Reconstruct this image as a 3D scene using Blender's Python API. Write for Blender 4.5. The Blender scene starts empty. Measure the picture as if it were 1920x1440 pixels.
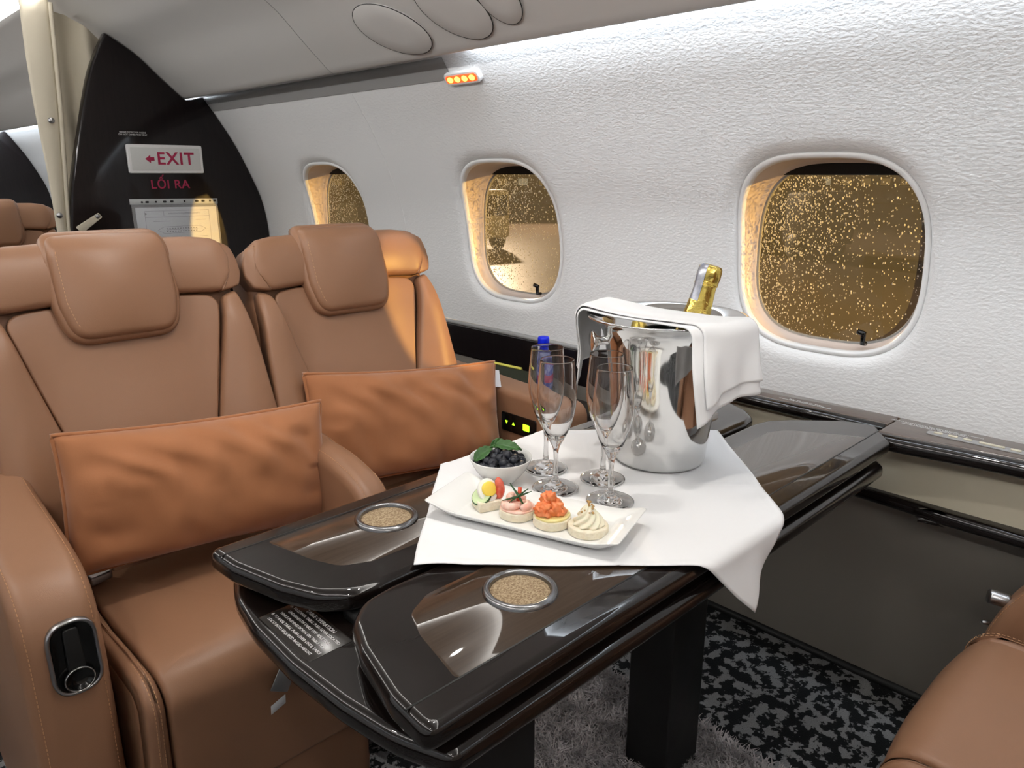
import bpy, bmesh, math, random
from mathutils import Vector, Matrix, noise
random.seed(7)
S = bpy.context.scene
COL = S.collection
PI = math.pi

# ------------------------------------------------------------------ camera, world, light, exposure
TH, PS = math.radians(15.7), math.radians(44.1)
fw = Vector((math.sin(PS)*math.cos(TH), math.cos(PS)*math.cos(TH), -math.sin(TH)))
rt = Vector((math.cos(PS), -math.sin(PS), 0)); up = rt.cross(fw)
cd = bpy.data.cameras.new('camera'); cam = bpy.data.objects.new('camera', cd); COL.objects.link(cam)
cam.matrix_world = Matrix(((rt.x, up.x, -fw.x, 0), (rt.y, up.y, -fw.y, 0), (rt.z, up.z, -fw.z, 1.20), (0, 0, 0, 1)))
cd.sensor_width = 36; cd.lens = 1405/1920*36; cd.clip_start = .02; cd.clip_end = 400
S.camera = cam
W = bpy.data.worlds.new('night_sky'); S.world = W; W.use_nodes = True
W.node_tree.nodes['Background'].inputs[0].default_value = (.05, .035, .022, 1)
W.node_tree.nodes['Background'].inputs[1].default_value = .6
S.view_settings.view_transform = 'Standard'; S.view_settings.look = 'None'
S.view_settings.gamma = 1; S.view_settings.use_curve_mapping = False
S.view_settings.exposure = -0.05
S.cycles.max_bounces = 12; S.cycles.transmission_bounces = 10; S.cycles.glossy_bounces = 6
S.cycles.transparent_max_bounces = 12; S.cycles.caustics_reflective = False; S.cycles.caustics_refractive = True
S.cycles.sample_clamp_indirect = 6

def lamp(name, kind, loc, energy, color, **kw):
    l = bpy.data.lights.new(name, kind); l.energy = energy; l.color = color
    for k, v in kw.items(): setattr(l, k, v)
    o = bpy.data.objects.new(name, l); o.location = loc; COL.objects.link(o); return o
def aim(o, target):
    o.rotation_euler = (Vector(target)-Vector(o.location)).to_track_quat('-Z', 'Y').to_euler()
# the apron's sodium floodlight, high on a mast ahead of the wing; its beam rakes through the windows
FL = Vector((1.64, .72, 1.02)) + Vector((.50, -.86, .135)).normalized()*30
sod = lamp('sodium_floodlight_lamp', 'SPOT', FL, 78000, (1, .60, .15), shadow_soft_size=.35, spot_size=math.radians(70), spot_blend=.3)
aim(sod, (4, 3, 0))
FL2 = Vector((30, 34, 9))
sod2 = lamp('apron_floodlight_lamp', 'SPOT', FL2, 27000, (1, .74, .48), shadow_soft_size=.5, spot_size=math.radians(120), spot_blend=.4)
aim(sod2, (22, 22, -2))
LED_E, COVE_E, FILL_E = 34.0, 52.0, 6.0

# ------------------------------------------------------------------ helpers
def mesh(name, v, f, m=None, parent=None, smooth=True):
    me = bpy.data.meshes.new(name); me.from_pydata([tuple(p) for p in v], [], f); me.validate(); me.update()
    if smooth: me.shade_smooth()
    o = bpy.data.objects.new(name, me); COL.objects.link(o)
    if m:
        if isinstance(m, (list, tuple)):
            for q in m: me.materials.append(q)
        else: me.materials.append(m)
    if parent: o.parent = parent
    return o
def fixn(o):
    bm = bmesh.new(); bm.from_mesh(o.data); bmesh.ops.recalc_face_normals(bm, faces=bm.faces); bm.to_mesh(o.data); bm.free(); return o
def merge(o, d=1e-5):
    bm = bmesh.new(); bm.from_mesh(o.data); bmesh.ops.remove_doubles(bm, verts=bm.verts, dist=d)
    bmesh.ops.recalc_face_normals(bm, faces=bm.faces); bm.to_mesh(o.data); bm.free(); return o
def tag(o, label=None, cat=None, group=None, kind=None):
    for k, v in (('label', label), ('category', cat), ('group', group), ('kind', kind)):
        if v: o[k] = v
    return o
def struct(o): o['kind'] = 'structure'; return o
def empty(name, loc=(0, 0, 0), rz=0):
    o = bpy.data.objects.new(name, None); o.location = loc; o.rotation_euler = (0, 0, rz); o.empty_display_size = .05
    COL.objects.link(o); return o
def thing(name, label, cat, loc=(0, 0, 0), rz=0, group=None):
    return tag(empty(name, loc, rz), label, cat, group)
def copy_tree(o, parent=None):
    c = o.copy(); COL.objects.link(c); c.parent = parent
    for ch in [x for x in list(bpy.data.objects) if x.parent == o]: copy_tree(ch, c)
    return c
def rpoly(pts, r, seg=6, step=None):
    """closed polygon with rounded corners; r number or list"""
    n = len(pts); out = []
    for i in range(n):
        a, b, c = Vector(pts[i-1]), Vector(pts[i]), Vector(pts[(i+1) % n])
        rr = r[i] if isinstance(r, (list, tuple)) else r
        u = (a-b); w = (c-b); lu, lw = u.length, w.length; u.normalize(); w.normalize()
        if rr <= 0: out.append(b.copy()); continue
        ang = math.acos(max(-1, min(1, u.dot(w)))); d = min(rr/math.tan(ang/2), .49*lu, .49*lw)
        p0, p1 = b+u*d, b+w*d
        for k in range(seg+1):
            t = k/seg; out.append(p0*(1-t)**2 + b*2*t*(1-t) + p1*t*t)
    if step:
        o2 = []
        for i in range(len(out)):
            a, b = out[i], out[(i+1) % len(out)]; m = max(1, int((b-a).length/step+.5))
            for k in range(m): o2.append(a.lerp(b, k/m))
        out = o2
    return out
def cspline(pts, n=8, closed=True):
    out = []; N = len(pts); P = [Vector(p) for p in pts]
    rng = range(N) if closed else range(N-1)
    for i in rng:
        if closed: p0, p1, p2, p3 = P[i-1], P[i], P[(i+1) % N], P[(i+2) % N]
        else: p0, p1, p2, p3 = P[max(i-1, 0)], P[i], P[i+1], P[min(i+2, N-1)]
        for k in range(n):
            t = k/n; out.append(.5*((2*p1)+(p2-p0)*t+(2*p0-5*p1+4*p2-p3)*t*t+(3*p1-p0-3*p2+p3)*t**3))
    if not closed: out.append(P[-1].copy())
    return out
def area2(pts): return sum(pts[i-1].x*pts[i].y-pts[i].x*pts[i-1].y for i in range(len(pts)))/2
def inset(pts, d):
    s = 1 if area2(pts) > 0 else -1; out = []; n = len(pts)
    for i in range(n):
        a, b, c = pts[i-1], pts[i], pts[(i+1) % n]
        e1 = (b-a); e2 = (c-b)
        if e1.length < 1e-9: e1 = e2
        if e2.length < 1e-9: e2 = e1
        e1 = e1.normalized(); e2 = e2.normalized()
        nn = Vector((-e1.y-e2.y, e1.x+e2.x))
        if nn.length < 1e-6: nn = Vector((-e1.y, e1.x))
        nn.normalize(); out.append(b+nn*s*d/max(.45, math.sqrt(max(0, (1+e1.dot(e2))/2))))
    return out
def rings_mesh(name, rings, mp, m, parent=None, cap0=True, cap1=True, smooth=True):
    n = len(rings[0][0]); v = []; f = []
    for pts, h in rings: v += [mp(p.x, p.y, h) for p in pts]
    for k in range(len(rings)-1):
        for i in range(n):
            j = (i+1) % n; f.append((k*n+i, k*n+j, (k+1)*n+j, (k+1)*n+i))
    if cap0: f.append(tuple(range(n-1, -1, -1)))
    if cap1: f.append(tuple((len(rings)-1)*n+i for i in range(n)))
    return fixn(mesh(name, v, f, m, parent, smooth))
XY = lambda z0: (lambda x, y, h: Vector((x, y, z0+h)))
def slab(name, outline, h0, h1, r, m, parent=None, mp=None, seg=4, smooth=True):
    """solid plate with rounded rims, outline in a plane, thickness h0..h1"""
    o = [Vector(p) for p in outline]; R = []
    for k in range(seg+1):
        a = k/seg*PI/2; R.append((inset(o, r*(1-math.sin(a))), h0+r*(1-math.cos(a))))
    for k in range(seg+1):
        a = k/seg*PI/2; R.append((inset(o, r*(1-math.cos(a))), h1-r+r*math.sin(a)))
    ob = rings_mesh(name, R, mp or (lambda x, y, h: Vector((x, y, h))), m, parent, smooth=smooth)
    if smooth: sharp(ob)
    return ob
def sharp(o, ang=50):
    o.data.set_sharp_from_angle(angle=math.radians(ang)); return o
def pad(name, outline, mp, m, parent=None, side=.03, er=.018, bulge=.012, nin=10, seg=5, morph=1):
    """upholstered pad: rounded edge, domed face; star shaped outline"""
    o = [Vector(p) for p in outline]; R = [(inset(o, er*.3), -side)]
    for k in range(seg+1):
        a = k/seg*PI/2; R.append((inset(o, er*(1-math.cos(a))), -er+er*math.sin(a)))
    base = inset(o, er); c = sum(base, Vector((0, 0)))/len(base)
    ax_ = max(abs(p.x-c.x) for p in base); ay_ = max(abs(p.y-c.y) for p in base); n = len(o)
    el = []
    for p in base:
        th = math.atan2((p.y-c.y)/ay_, (p.x-c.x)/ax_); el.append(c+Vector((ax_*.82*math.cos(th), ay_*.82*math.sin(th))))
    for k in range(1, nin+1):
        q = 1-k/nin*.97; w_ = sstep(0, .55, 1-q)*morph
        R.append(([(c+(p-c)*q).lerp(c+(e-c)*q, w_) for p, e in zip(base, el)], bulge*(1-q**2.2)))
    v = [mp(p.x, p.y, h) for pts, h in R for p in pts]; f = []
    for k in range(len(R)-1):
        for i in range(n): j = (i+1) % n; f.append((k*n+i, k*n+j, (k+1)*n+j, (k+1)*n+i))
    f.append(tuple(range(n-1, -1, -1))); f.append(tuple((len(R)-1)*n+i for i in range(n)))
    return fixn(mesh(name, v, f, m, parent))
def lathe(name, prof, m, parent=None, n=40, loc=(0, 0, 0), axis=None, close=False):
    v = []; f = []; L = Vector(loc); M = axis.to_matrix().to_4x4() if axis else Matrix.Identity(4)
    for r, z in prof:
        for i in range(n):
            a = 2*PI*i/n; v.append(L+(M @ Vector((r*math.cos(a), r*math.sin(a), z))))
    k = len(prof)
    for j in range(k-1 if not close else k):
        for i in range(n):
            i2 = (i+1) % n; j2 = (j+1) % k; f.append((j*n+i, j*n+i2, j2*n+i2, j2*n+i))
    o = mesh(name, v, f, m, parent); 
    return merge(o, 1e-6)
def tube(name, path, r, m, parent=None, n=8, closed=False):
    P = [Vector(p) for p in path]; v = []; f = []; N = len(P); up0 = Vector((0.123, .31, .94)).normalized()
    for i, p in enumerate(P):
        t = (P[(i+1) % N]-P[i-1]) if closed else (P[min(i+1, N-1)]-P[max(i-1, 0)])
        t.normalize(); a = t.cross(up0).normalized(); b = t.cross(a)
        rr = r(i/(N-1)) if callable(r) else r
        for k in range(n): v.append(p+(a*math.cos(2*PI*k/n)+b*math.sin(2*PI*k/n))*rr)
    for i in range(N if closed else N-1):
        j = (i+1) % N
        for k in range(n):
            k2 = (k+1) % n; f.append((i*n+k, i*n+k2, j*n+k2, j*n+k))
    if not closed: f.append(tuple(range(n))); f.append(tuple((N-1)*n+k for k in range(n)))
    return fixn(mesh(name, v, f, m, parent))
def box(name, lo, hi, m, parent=None, r=.002):
    pts = rpoly([(lo[0], lo[1]), (hi[0], lo[1]), (hi[0], hi[1]), (lo[0], hi[1])], min(r*1.5, .4*min(hi[0]-lo[0], hi[1]-lo[1])), 3)
    return slab(name, pts, lo[2], hi[2], min(r, .45*(hi[2]-lo[2])), m, parent, seg=2)
def text(name, body, size, M, m, parent=None, align='CENTER', ext=.0004, bold=0):
    c = bpy.data.curves.new(name, 'FONT'); c.body = body; c.size = size; c.extrude = ext; c.align_x = align; c.align_y = 'CENTER'; c.resolution_u = 3; c.offset = size*bold; c.space_character = 1+bold*6
    t = bpy.data.objects.new(name+'_tmp', c); COL.objects.link(t)
    me = bpy.data.meshes.new_from_object(t.evaluated_get(bpy.context.evaluated_depsgraph_get()))
    bpy.data.objects.remove(t); me.name = name; me.transform(M); me.materials.clear(); me.materials.append(m)
    o = bpy.data.objects.new(name, me); COL.objects.link(o); o.parent = parent; return o
def frame(o, x, y):
    x = Vector(x).normalized(); y = Vector(y).normalized(); z = x.cross(y)
    return Matrix(((x.x, y.x, z.x, o[0]), (x.y, y.y, z.y, o[1]), (x.z, y.z, z.z, o[2]), (0, 0, 0, 1)))
def sstep(a, b, x):
    t = max(0, min(1, (x-a)/(b-a))); return t*t*(3-2*t)
def interp(tab, x):
    if x <= tab[0][0]: return tab[0][1]
    for (a, b), (c, d) in zip(tab, tab[1:]):
        if x <= c: return b+(d-b)*(x-a)/(c-a)
    return tab[-1][1]
def NZ(*a): return noise.noise(Vector(a))

# ------------------------------------------------------------------ materials
MT = {}
def mat(name, col, rough=.5, metal=0, coat=0, bump=None, vary=None, sheen=0, trans=0, ior=1.45, emit=None, es=0, spec=.5, alpha=1, sss=0, coat_rough=.04, stretch=(1, 1, 1), kind='noise'):
    m = bpy.data.materials.new(name); m.use_nodes = True; nt = m.node_tree; b = nt.nodes['Principled BSDF']
    I = b.inputs
    I['Base Color'].default_value = (*col, 1); I['Roughness'].default_value = rough; I['Metallic'].default_value = metal
    I['Coat Weight'].default_value = coat; I['Coat Roughness'].default_value = coat_rough; I['Sheen Weight'].default_value = sheen; I['Sheen Roughness'].default_value = .4
    I['Transmission Weight'].default_value = trans; I['IOR'].default_value = ior; I['Specular IOR Level'].default_value = spec; I['Alpha'].default_value = alpha
    if sss: I['Subsurface Weight'].default_value = sss; I['Subsurface Radius'].default_value = (.01, .006, .004)
    if emit: I['Emission Color'].default_value = (*emit, 1); I['Emission Strength'].default_value = es
    tc = nt.nodes.new('ShaderNodeTexCoord'); mp = nt.nodes.new('ShaderNodeMapping'); mp.inputs['Scale'].default_value = stretch
    nt.links.new(tc.outputs['Object'], mp.inputs[0])
    def tex(kind, sc, det=3):
        if kind == 'voronoi':
            t = nt.nodes.new('ShaderNodeTexVoronoi'); t.inputs['Scale'].default_value = sc; out = t.outputs['Distance']
        else:
            t = nt.nodes.new('ShaderNodeTexNoise'); t.inputs['Scale'].default_value = sc; t.inputs['Detail'].default_value = det; out = t.outputs[0]
        nt.links.new(mp.outputs[0], t.inputs['Vector']); return out
    if bump:
        sc, st, di = bump[:3]; o = tex(kind, sc)
        bp = nt.nodes.new('ShaderNodeBump'); bp.inputs['Strength'].default_value = st; bp.inputs['Distance'].default_value = di
        nt.links.new(o, bp.inputs['Height']); nt.links.new(bp.outputs[0], I['Normal'])
    if vary:
        sc, c2 = vary[:2]; o = tex('noise', sc, 5)
        cr = nt.nodes.new('ShaderNodeValToRGB'); cr.color_ramp.elements[0].color = (*col, 1); cr.color_ramp.elements[1].color = (*c2, 1)
        lo, hi = vary[2:] if len(vary) > 2 else (.35, .65)
        cr.color_ramp.elements[0].position = lo; cr.color_ramp.elements[1].position = hi
        nt.links.new(o, cr.inputs[0]); nt.links.new(cr.outputs[0], I['Base Color'])
    MT[name] = m; return m
leather = mat('tan_leather', (.255, .130, .073), .40, bump=(900, .10, .0008), vary=(3, (.272, .141, .080)), kind='voronoi', spec=.45)
leather_far = leather
stitch = mat('tan_thread', (.50, .27, .14), .7)
velvet = mat('rust_velvet', (.32, .125, .05), .85, sheen=.3, bump=(350, .12, .001), vary=(6, (.36, .145, .06)))
wallm = mat('white_textured_vinyl', (.80, .80, .80), .6, bump=(150, .6, .0024), stretch=(1, .7, 1.25))
ceilm = mat('warm_grey_plastic', (.56, .545, .525), .42, bump=(400, .05, .0005))
whitep = mat('white_plastic', (.82, .82, .82), .3)
beigep = mat('beige_plastic', (.62, .52, .46), .38)
wood = mat('espresso_lacquer', (.0062, .0042, .0036), .3, coat=1, vary=(8, (.0072, .0048, .004)), stretch=(1, 12, 12), coat_rough=.03, spec=.1)
wood2 = mat('brown_veneer', (.034, .0205, .0125), .32, coat=1, vary=(9, (.05, .032, .02), .3, .75), stretch=(1.5, 30, 30), coat_rough=.03, spec=.1)
woodL = mat('ledge_veneer', (.07, .045, .033), .3, coat=.8, vary=(10, (.10, .068, .05)), stretch=(30, 1.5, 30), coat_rough=.05)
woodY = mat('espresso_side', (.007, .005, .0055), .32, coat=.45, vary=(12, (.010, .007, .007)), stretch=(12, 12, 1), coat_rough=.06, spec=.1)
blackm = mat('black_satin', (.006, .006, .006), .45)
blackg = mat('black_gloss', (.004, .004, .004), .12)
chrome = mat('polished_steel', (.80, .80, .79), .06, 1)
steel = mat('brushed_steel', (.42, .42, .43), .28, 1)
dsteel = mat('dark_steel', (.24, .24, .245), .25, 1)
cork = mat('cork', (.20, .13, .07), .9, bump=(700, .7, .002), vary=(420, (.42, .32, .20), .38, .62))
cloth = mat('white_linen', (.83, .83, .84), .85, sheen=.15, bump=(1200, .05, .0004))
ceramic = mat('white_porcelain', (.82, .82, .80), .12, coat=.5)
glass = mat('clear_glass', (1, 1, 1), 0, trans=1, ior=1.47)
taupe = mat('taupe_leather', (.26, .235, .205), .55, bump=(500, .08, .0006))
beigeband = mat('beige_leather', (.58, .53, .41), .55, bump=(500, .06, .0005))
greym = mat('grey_satin', (.30, .295, .29), .5)
curtainm = mat('cream_curtain', (.62, .565, .45), .85, bump=(500, .25, .0012), stretch=(1, 1, 3))
gold = mat('gold_foil', (.75, .56, .14), .22, 1, bump=(60, .5, .004))
greenglass = mat('dark_green_glass', (.01, .03, .01), .08)
silverfoil = mat('silver_label', (.55, .56, .60), .3, .7, vary=(90, (.32, .33, .40)))
red = mat('magenta_lettering', (.38, .015, .07), .5)
whiteink = mat('white_lettering', (.72, .72, .72), .5)
greyink = mat('grey_print', (.12, .125, .14), .6)
paper = mat('white_paper', (.72, .74, .78), .6)
sleevem = mat('clear_sleeve', (.80, .82, .85), .15, alpha=.22)
sleeveedge = mat('sleeve_strip', (.48, .50, .51), .35)
signm = mat('sign_white', (.66, .67, .66), .35)
ledgreen = mat('green_display', (.3, .6, .0), .4, emit=(.45, 1, .02), es=2.2)
def emis(name, col, st):
    m = bpy.data.materials.new(name); m.use_nodes = True; nt = m.node_tree; nt.nodes.clear()
    e = nt.nodes.new('ShaderNodeEmission'); e.inputs[0].default_value = (*col, 1); e.inputs[1].default_value = st
    o = nt.nodes.new('ShaderNodeOutputMaterial'); nt.links.new(e.outputs[0], o.inputs[0]); MT[name] = m; return m
led = emis('cool_led', (.82, .91, 1), LED_E)
cove = emis('neutral_led', (1, .985, .96), COVE_E)
amber = emis('amber_led', (1, .42, .04), 9)
ambred = mat('red_lens', (.6, .06, .02), .3, emit=(1, .12, .02), es=1.2)
# window glass: thin pane, mostly clear, a little gloss and a thin wet film that scatters light
def panemat():
    m = bpy.data.materials.new('window_glass'); m.use_nodes = True; nt = m.node_tree; nt.nodes.clear()
    t = nt.nodes.new('ShaderNodeBsdfTransparent'); t.inputs[0].default_value = (.93, .92, .9, 1)
    g = nt.nodes.new('ShaderNodeBsdfGlossy'); g.inputs['Roughness'].default_value = .02
    tl = nt.nodes.new('ShaderNodeBsdfTranslucent'); tl.inputs[0].default_value = (.8, .8, .8, 1)
    lw = nt.nodes.new('ShaderNodeLayerWeight'); pw = nt.nodes.new('ShaderNodeMath'); pw.operation = 'POWER'; pw.inputs[1].default_value = 4
    fr = nt.nodes.new('ShaderNodeMath'); fr.operation = 'MULTIPLY_ADD'; fr.inputs[1].default_value = .55; fr.inputs[2].default_value = .035
    nt.links.new(lw.outputs['Facing'], pw.inputs[0]); nt.links.new(pw.outputs[0], fr.inputs[0])
    m1 = nt.nodes.new('ShaderNodeMixShader'); m1.inputs[0].default_value = .10
    m2 = nt.nodes.new('ShaderNodeMixShader'); o = nt.nodes.new('ShaderNodeOutputMaterial')
    L = nt.links.new; L(t.outputs[0], m1.inputs[1]); L(tl.outputs[0], m1.inputs[2]); L(fr.outputs[0], m2.inputs[0]); L(m1.outputs[0], m2.inputs[1]); L(g.outputs[0], m2.inputs[2]); L(m2.outputs[0], o.inputs[0])
    return m
pane_m = panemat()
def dropmat():
    m = bpy.data.materials.new('rain_water'); m.use_nodes = True; nt = m.node_tree; nt.nodes.clear()
    t = nt.nodes.new('ShaderNodeBsdfTranslucent'); t.inputs[0].default_value = (.95, .95, .95, 1)
    g = nt.nodes.new('ShaderNodeBsdfGlossy'); g.inputs['Roughness'].default_value = .1
    mx = nt.nodes.new('ShaderNodeMixShader'); mx.inputs[0].default_value = .12; o = nt.nodes.new('ShaderNodeOutputMaterial')
    nt.links.new(t.outputs[0], mx.inputs[1]); nt.links.new(g.outputs[0], mx.inputs[2]); nt.links.new(mx.outputs[0], o.inputs[0]); return m
drop_m = dropmat()
def carpetmat():
    m = mat('floral_carpet', (.006, .007, .009), .95); nt = m.node_tree; b = nt.nodes['Principled BSDF']; L = nt.links.new
    tc = nt.nodes.new('ShaderNodeTexCoord')
    n1 = nt.nodes.new('ShaderNodeTexNoise'); n1.inputs['Scale'].default_value = 30; n1.inputs['Detail'].default_value = 3.5; n1.inputs['Roughness'].default_value = .62
    cr = nt.nodes.new('ShaderNodeValToRGB'); cr.color_ramp.elements[0].position = .50; cr.color_ramp.elements[0].color = (.0035, .0045, .006, 1)
    cr.color_ramp.elements[1].position = .535; cr.color_ramp.elements[1].color = (.36, .365, .375, 1)
    n2 = nt.nodes.new('ShaderNodeTexNoise'); n2.inputs['Scale'].default_value = 420; n2.inputs['Detail'].default_value = 2
    mx = nt.nodes.new('ShaderNodeMix'); mx.data_type = 'RGBA'; mx.blend_type = 'MULTIPLY'; mx.inputs[0].default_value = .75
    L(tc.outputs['Object'], n1.inputs['Vector']); L(tc.outputs['Object'], n2.inputs['Vector']); L(n1.outputs[0], cr.inputs[0]); L(cr.outputs[0], mx.inputs[6]); L(n2.outputs[0], mx.inputs[7]); 
    gm = nt.nodes.new('ShaderNodeGamma'); gm.inputs[1].default_value = .9; L(mx.outputs[2], gm.inputs[0]); L(gm.outputs[0], b.inputs['Base Color'])
    bp = nt.nodes.new('ShaderNodeBump'); bp.inputs['Strength'].default_value = .9; bp.inputs['Distance'].default_value = .004; L(n2.outputs[0], bp.inputs['Height']); L(bp.outputs[0], b.inputs['Normal'])
    return m
carpet = carpetmat()
shag = mat('shag_fibre', (.20, .18, .18), .8, vary=(22, (.62, .57, .57), .35, .68), sheen=.3)

# ------------------------------------------------------------------ cabin shell
XC = .15                                            # cabin centre line
Y0, YP, YE = -2.4, 3.30, 7.0                        # near end, exit partition, far partition
WP = [(.40, 1.665), (.55, 1.65), (.70, 1.645), (.85, 1.645), (.98, 1.64), (1.09, 1.62), (1.18, 1.585), (1.28, 1.54), (1.36, 1.497), (1.42, 1.458), (1.48, 1.42), (1.54, 1.378), (1.60, 1.333)]
_wp = cspline([(a, b) for a, b in WP], 8, False); WPT = [(p.x, p.y) for p in _wp]
def wx(z): return interp(WPT, z)
CP = [(1.345, 1.57), (1.350, 1.535), (1.350, 1.512), (1.342, 1.500), (1.328, 1.496), (1.312, 1.504), (1.290, 1.523), (1.232, 1.575), (1.16, 1.643), (1.10, 1.685), (1.048, 1.716), (.986, 1.760), (.92, 1.800), (.885, 1.818), (.872, 1.830)]
CPS = [Vector(p) for p in cspline(CP, 5, False)]

def strip(name, prof, y0, y1, m, mirror=False, ny=1, parent=None):
    v = []; f = []; n = len(prof)
    for k in range(ny+1):
        y = y0+(y1-y0)*k/ny
        for p in prof: v.append((2*XC-p[0] if mirror else p[0], y, p[1]))
    for k in range(ny):
        for i in range(n-1): f.append((k*n+i, k*n+i+1, (k+1)*n+i+1, (k+1)*n+i))
    o = mesh(name, v, f, m, parent); return o
# windows on the right wall: cells with superellipse holes
WIN = [(.714, 1.024), (1.705, 1.024), (2.696, 1.024)]
WA, WB, WE = .242, .248, 3.1
NC = 112
def sup(cx, cz, a, b, k, e=WE):
    t = 2*PI*k/NC; c, s = math.cos(t), math.sin(t)
    return cx+a*math.copysign(abs(c)**(2/e), c), cz+b*math.copysign(abs(s)**(2/e), s)
zlo, zhi = .70, 1.60
WV = []; WF = []
def addface(pts_rings):
    base = len(WV)
    for r in pts_rings: WV.extend(r)
    for k in range(len(pts_rings)-1):
        for i in range(NC):
            j = (i+1) % NC; WF.append((base+k*NC+i, base+k*NC+j, base+(k+1)*NC+j, base+(k+1)*NC+i))
def rectpt(cx, hx, k):
    # boundary of the cell: even spacing on its four sides, 28 per side, starting at the right middle
    q = (k+14) % NC; s, t = divmod(q, 28); t = t/28
    y0c, y1c = cx-hx, cx+hx
    if s == 0: return y1c, zlo+(zhi-zlo)*t
    if s == 1: return y1c+(y0c-y1c)*t, zhi
    if s == 2: return y0c, zhi+(zlo-zhi)*t
    return y0c+(y1c-y0c)*t, zlo
HX = .991/2
FAB = [(0, 0), (.008, .0008), (.015, .003), (.022, .0075), (.028, .014), (.031, .022)]
for (cy, cz) in WIN:
    rr = []
    for g in range(15):
        s = g/14; s = s**1.5; ring = []
        for k in range(NC):
            # match by direction: superellipse uses its own parameter
            a = sup(cy, cz, WA, WB, k); b = rectpt(cy, HX, k); s2 = 1-s
            y, z = a[0]+(b[0]-a[0])*s2, a[1]+(b[1]-a[1])*s2
            ring.append((wx(z), y, z))
        rr.append(ring)
    for d, dep in FAB[1:]:
        ring = []
        for k in range(NC):
            y, z = sup(cy, cz, WA-d, WB-d, k); ring.append((wx(z)+dep, y, z))
        rr.append(ring)
    addface(rr)
# plain ends of the wall
for (ya, yb) in ((Y0, WIN[0][0]-HX), (WIN[-1][0]+HX, YE)):
    base = len(WV); ny = 6
    for k in range(ny+1):
        for i in range(29):
            z = zlo+(zhi-zlo)*i/28; WV.append((wx(z), ya+(yb-ya)*k/ny, z))
    for k in range(ny):
        for i in range(28): WF.append((base+k*29+i, base+k*29+i+1, base+(k+1)*29+i+1, base+(k+1)*29+i))
w = merge(mesh('wall_right', WV, WF, wallm), 2e-4); struct(w)
# joint between two wall panels (recessed gasket standing a hair proud)
jz = [zlo+(1.50-zlo)*i/40 for i in range(41)]
struct(tube('trim_1', [(wx(z)+.0005, 2.236, z) for z in jz], .0018, whitep))
wallL = strip('wall_left', [(b, a) for a, b in WPT], Y0, YE, wallm, True); struct(wallL)
lowL = strip('wall_left_lower', [(1.73, 0), (1.66, .45), (1.645, .70)], Y0, YE, woodY, True); struct(lowL)
# ceiling: shaped side panels, centre panel above the coves
struct(strip('ceiling', CPS, Y0, YE, ceilm)); struct(strip('ceiling_left', CPS, Y0, YE, ceilm, True))
struct(strip('ceiling_centre', [(1.0, 1.90), (.80, 1.925), (.5, 1.945), (.15, 1.95)], Y0, YE, ceilm)); struct(strip('ceiling_centre_left', [(1.0, 1.90), (.80, 1.925), (.5, 1.945), (.15, 1.95)], Y0, YE, ceilm, True))
# roof behind coves, keeps light in
struct(strip('ceiling_liner', [(1.335, 1.555), (1.38, 1.553), (1.45, 1.60), (1.40, 1.75), (1.0, 2.0), (.15, 2.05)], Y0, YE, greym)); struct(strip('ceiling_liner_left', [(1.335, 1.555), (1.38, 1.553), (1.45, 1.60), (1.40, 1.75), (1.0, 2.0), (.15, 2.05)], Y0, YE, greym, True))
# cross joint in the ceiling panel
jp = [p for p in CPS if p.y < 1.82 and p.x < 1.38]
struct(tube('trim_2', [(p.x, 2.16, p.y+.0012) for p in jp], .002, greym, n=6))
# plain grey strip along the wall top, running to the partition
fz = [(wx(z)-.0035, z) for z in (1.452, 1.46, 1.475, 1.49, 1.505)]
struct(strip('wall_top_strip', fz+[(wx(1.505)+.002, 1.507)], 1.72, YP, greym))
# floor
fl = mesh('floor', [(-1.5, Y0, 0), (1.80, Y0, 0), (1.80, YE, 0), (-1.5, YE, 0)], [(0, 1, 2, 3)], carpet); struct(fl)
nw = mesh('wall_front', [(-1.6, Y0, 0), (1.9, Y0, 0), (1.9, Y0, 2.1), (-1.6, Y0, 2.1)], [(0, 1, 2, 3)], beigep); struct(nw)

# lower side wall, ledges (right)
struct(strip('wall_right_lower', [(1.742, 0), (1.735, .05), (1.68, .35), (1.625, .53), (1.615, .60)], Y0, YP, taupe))
struct(strip('baseboard_right', [(1.728, 0), (1.728, .012), (1.742, .016)], Y0, YP, blackm))

# LED strips: lit in the near bay and in the far cabin
def ledstrip(name, y0, y1, label, m, pts, mirror=False, grp=None):
    o = strip(name, pts, y0, y1, m, mirror); tag(o, label, 'light strip', grp); return o
LP = [(1.353, 1.530), (1.358, 1.542), (1.372, 1.548)]
ledstrip('led_light_strip', Y0, 1.60, 'cool white light strip glowing along the top of the window wall', led, LP)
ledstrip('led_light_strip', YP+.05, YE, 'cool white light strip above the wall beyond the curtain', led, LP)
ledstrip('led_light_strip', Y0, YE, 'cool white light strip on the wall across the aisle', led, LP, True)
CV = [(.886, 1.842), (.894, 1.862), (.910, 1.880)]
ledstrip('cove_light_strip', Y0, YE, 'white cove light strip along the upper ceiling edge on window side', cove, CV)
ledstrip('cove_light_strip', Y0, YE, 'white cove light strip along the upper ceiling edge on aisle side', cove, CV, True)

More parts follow.
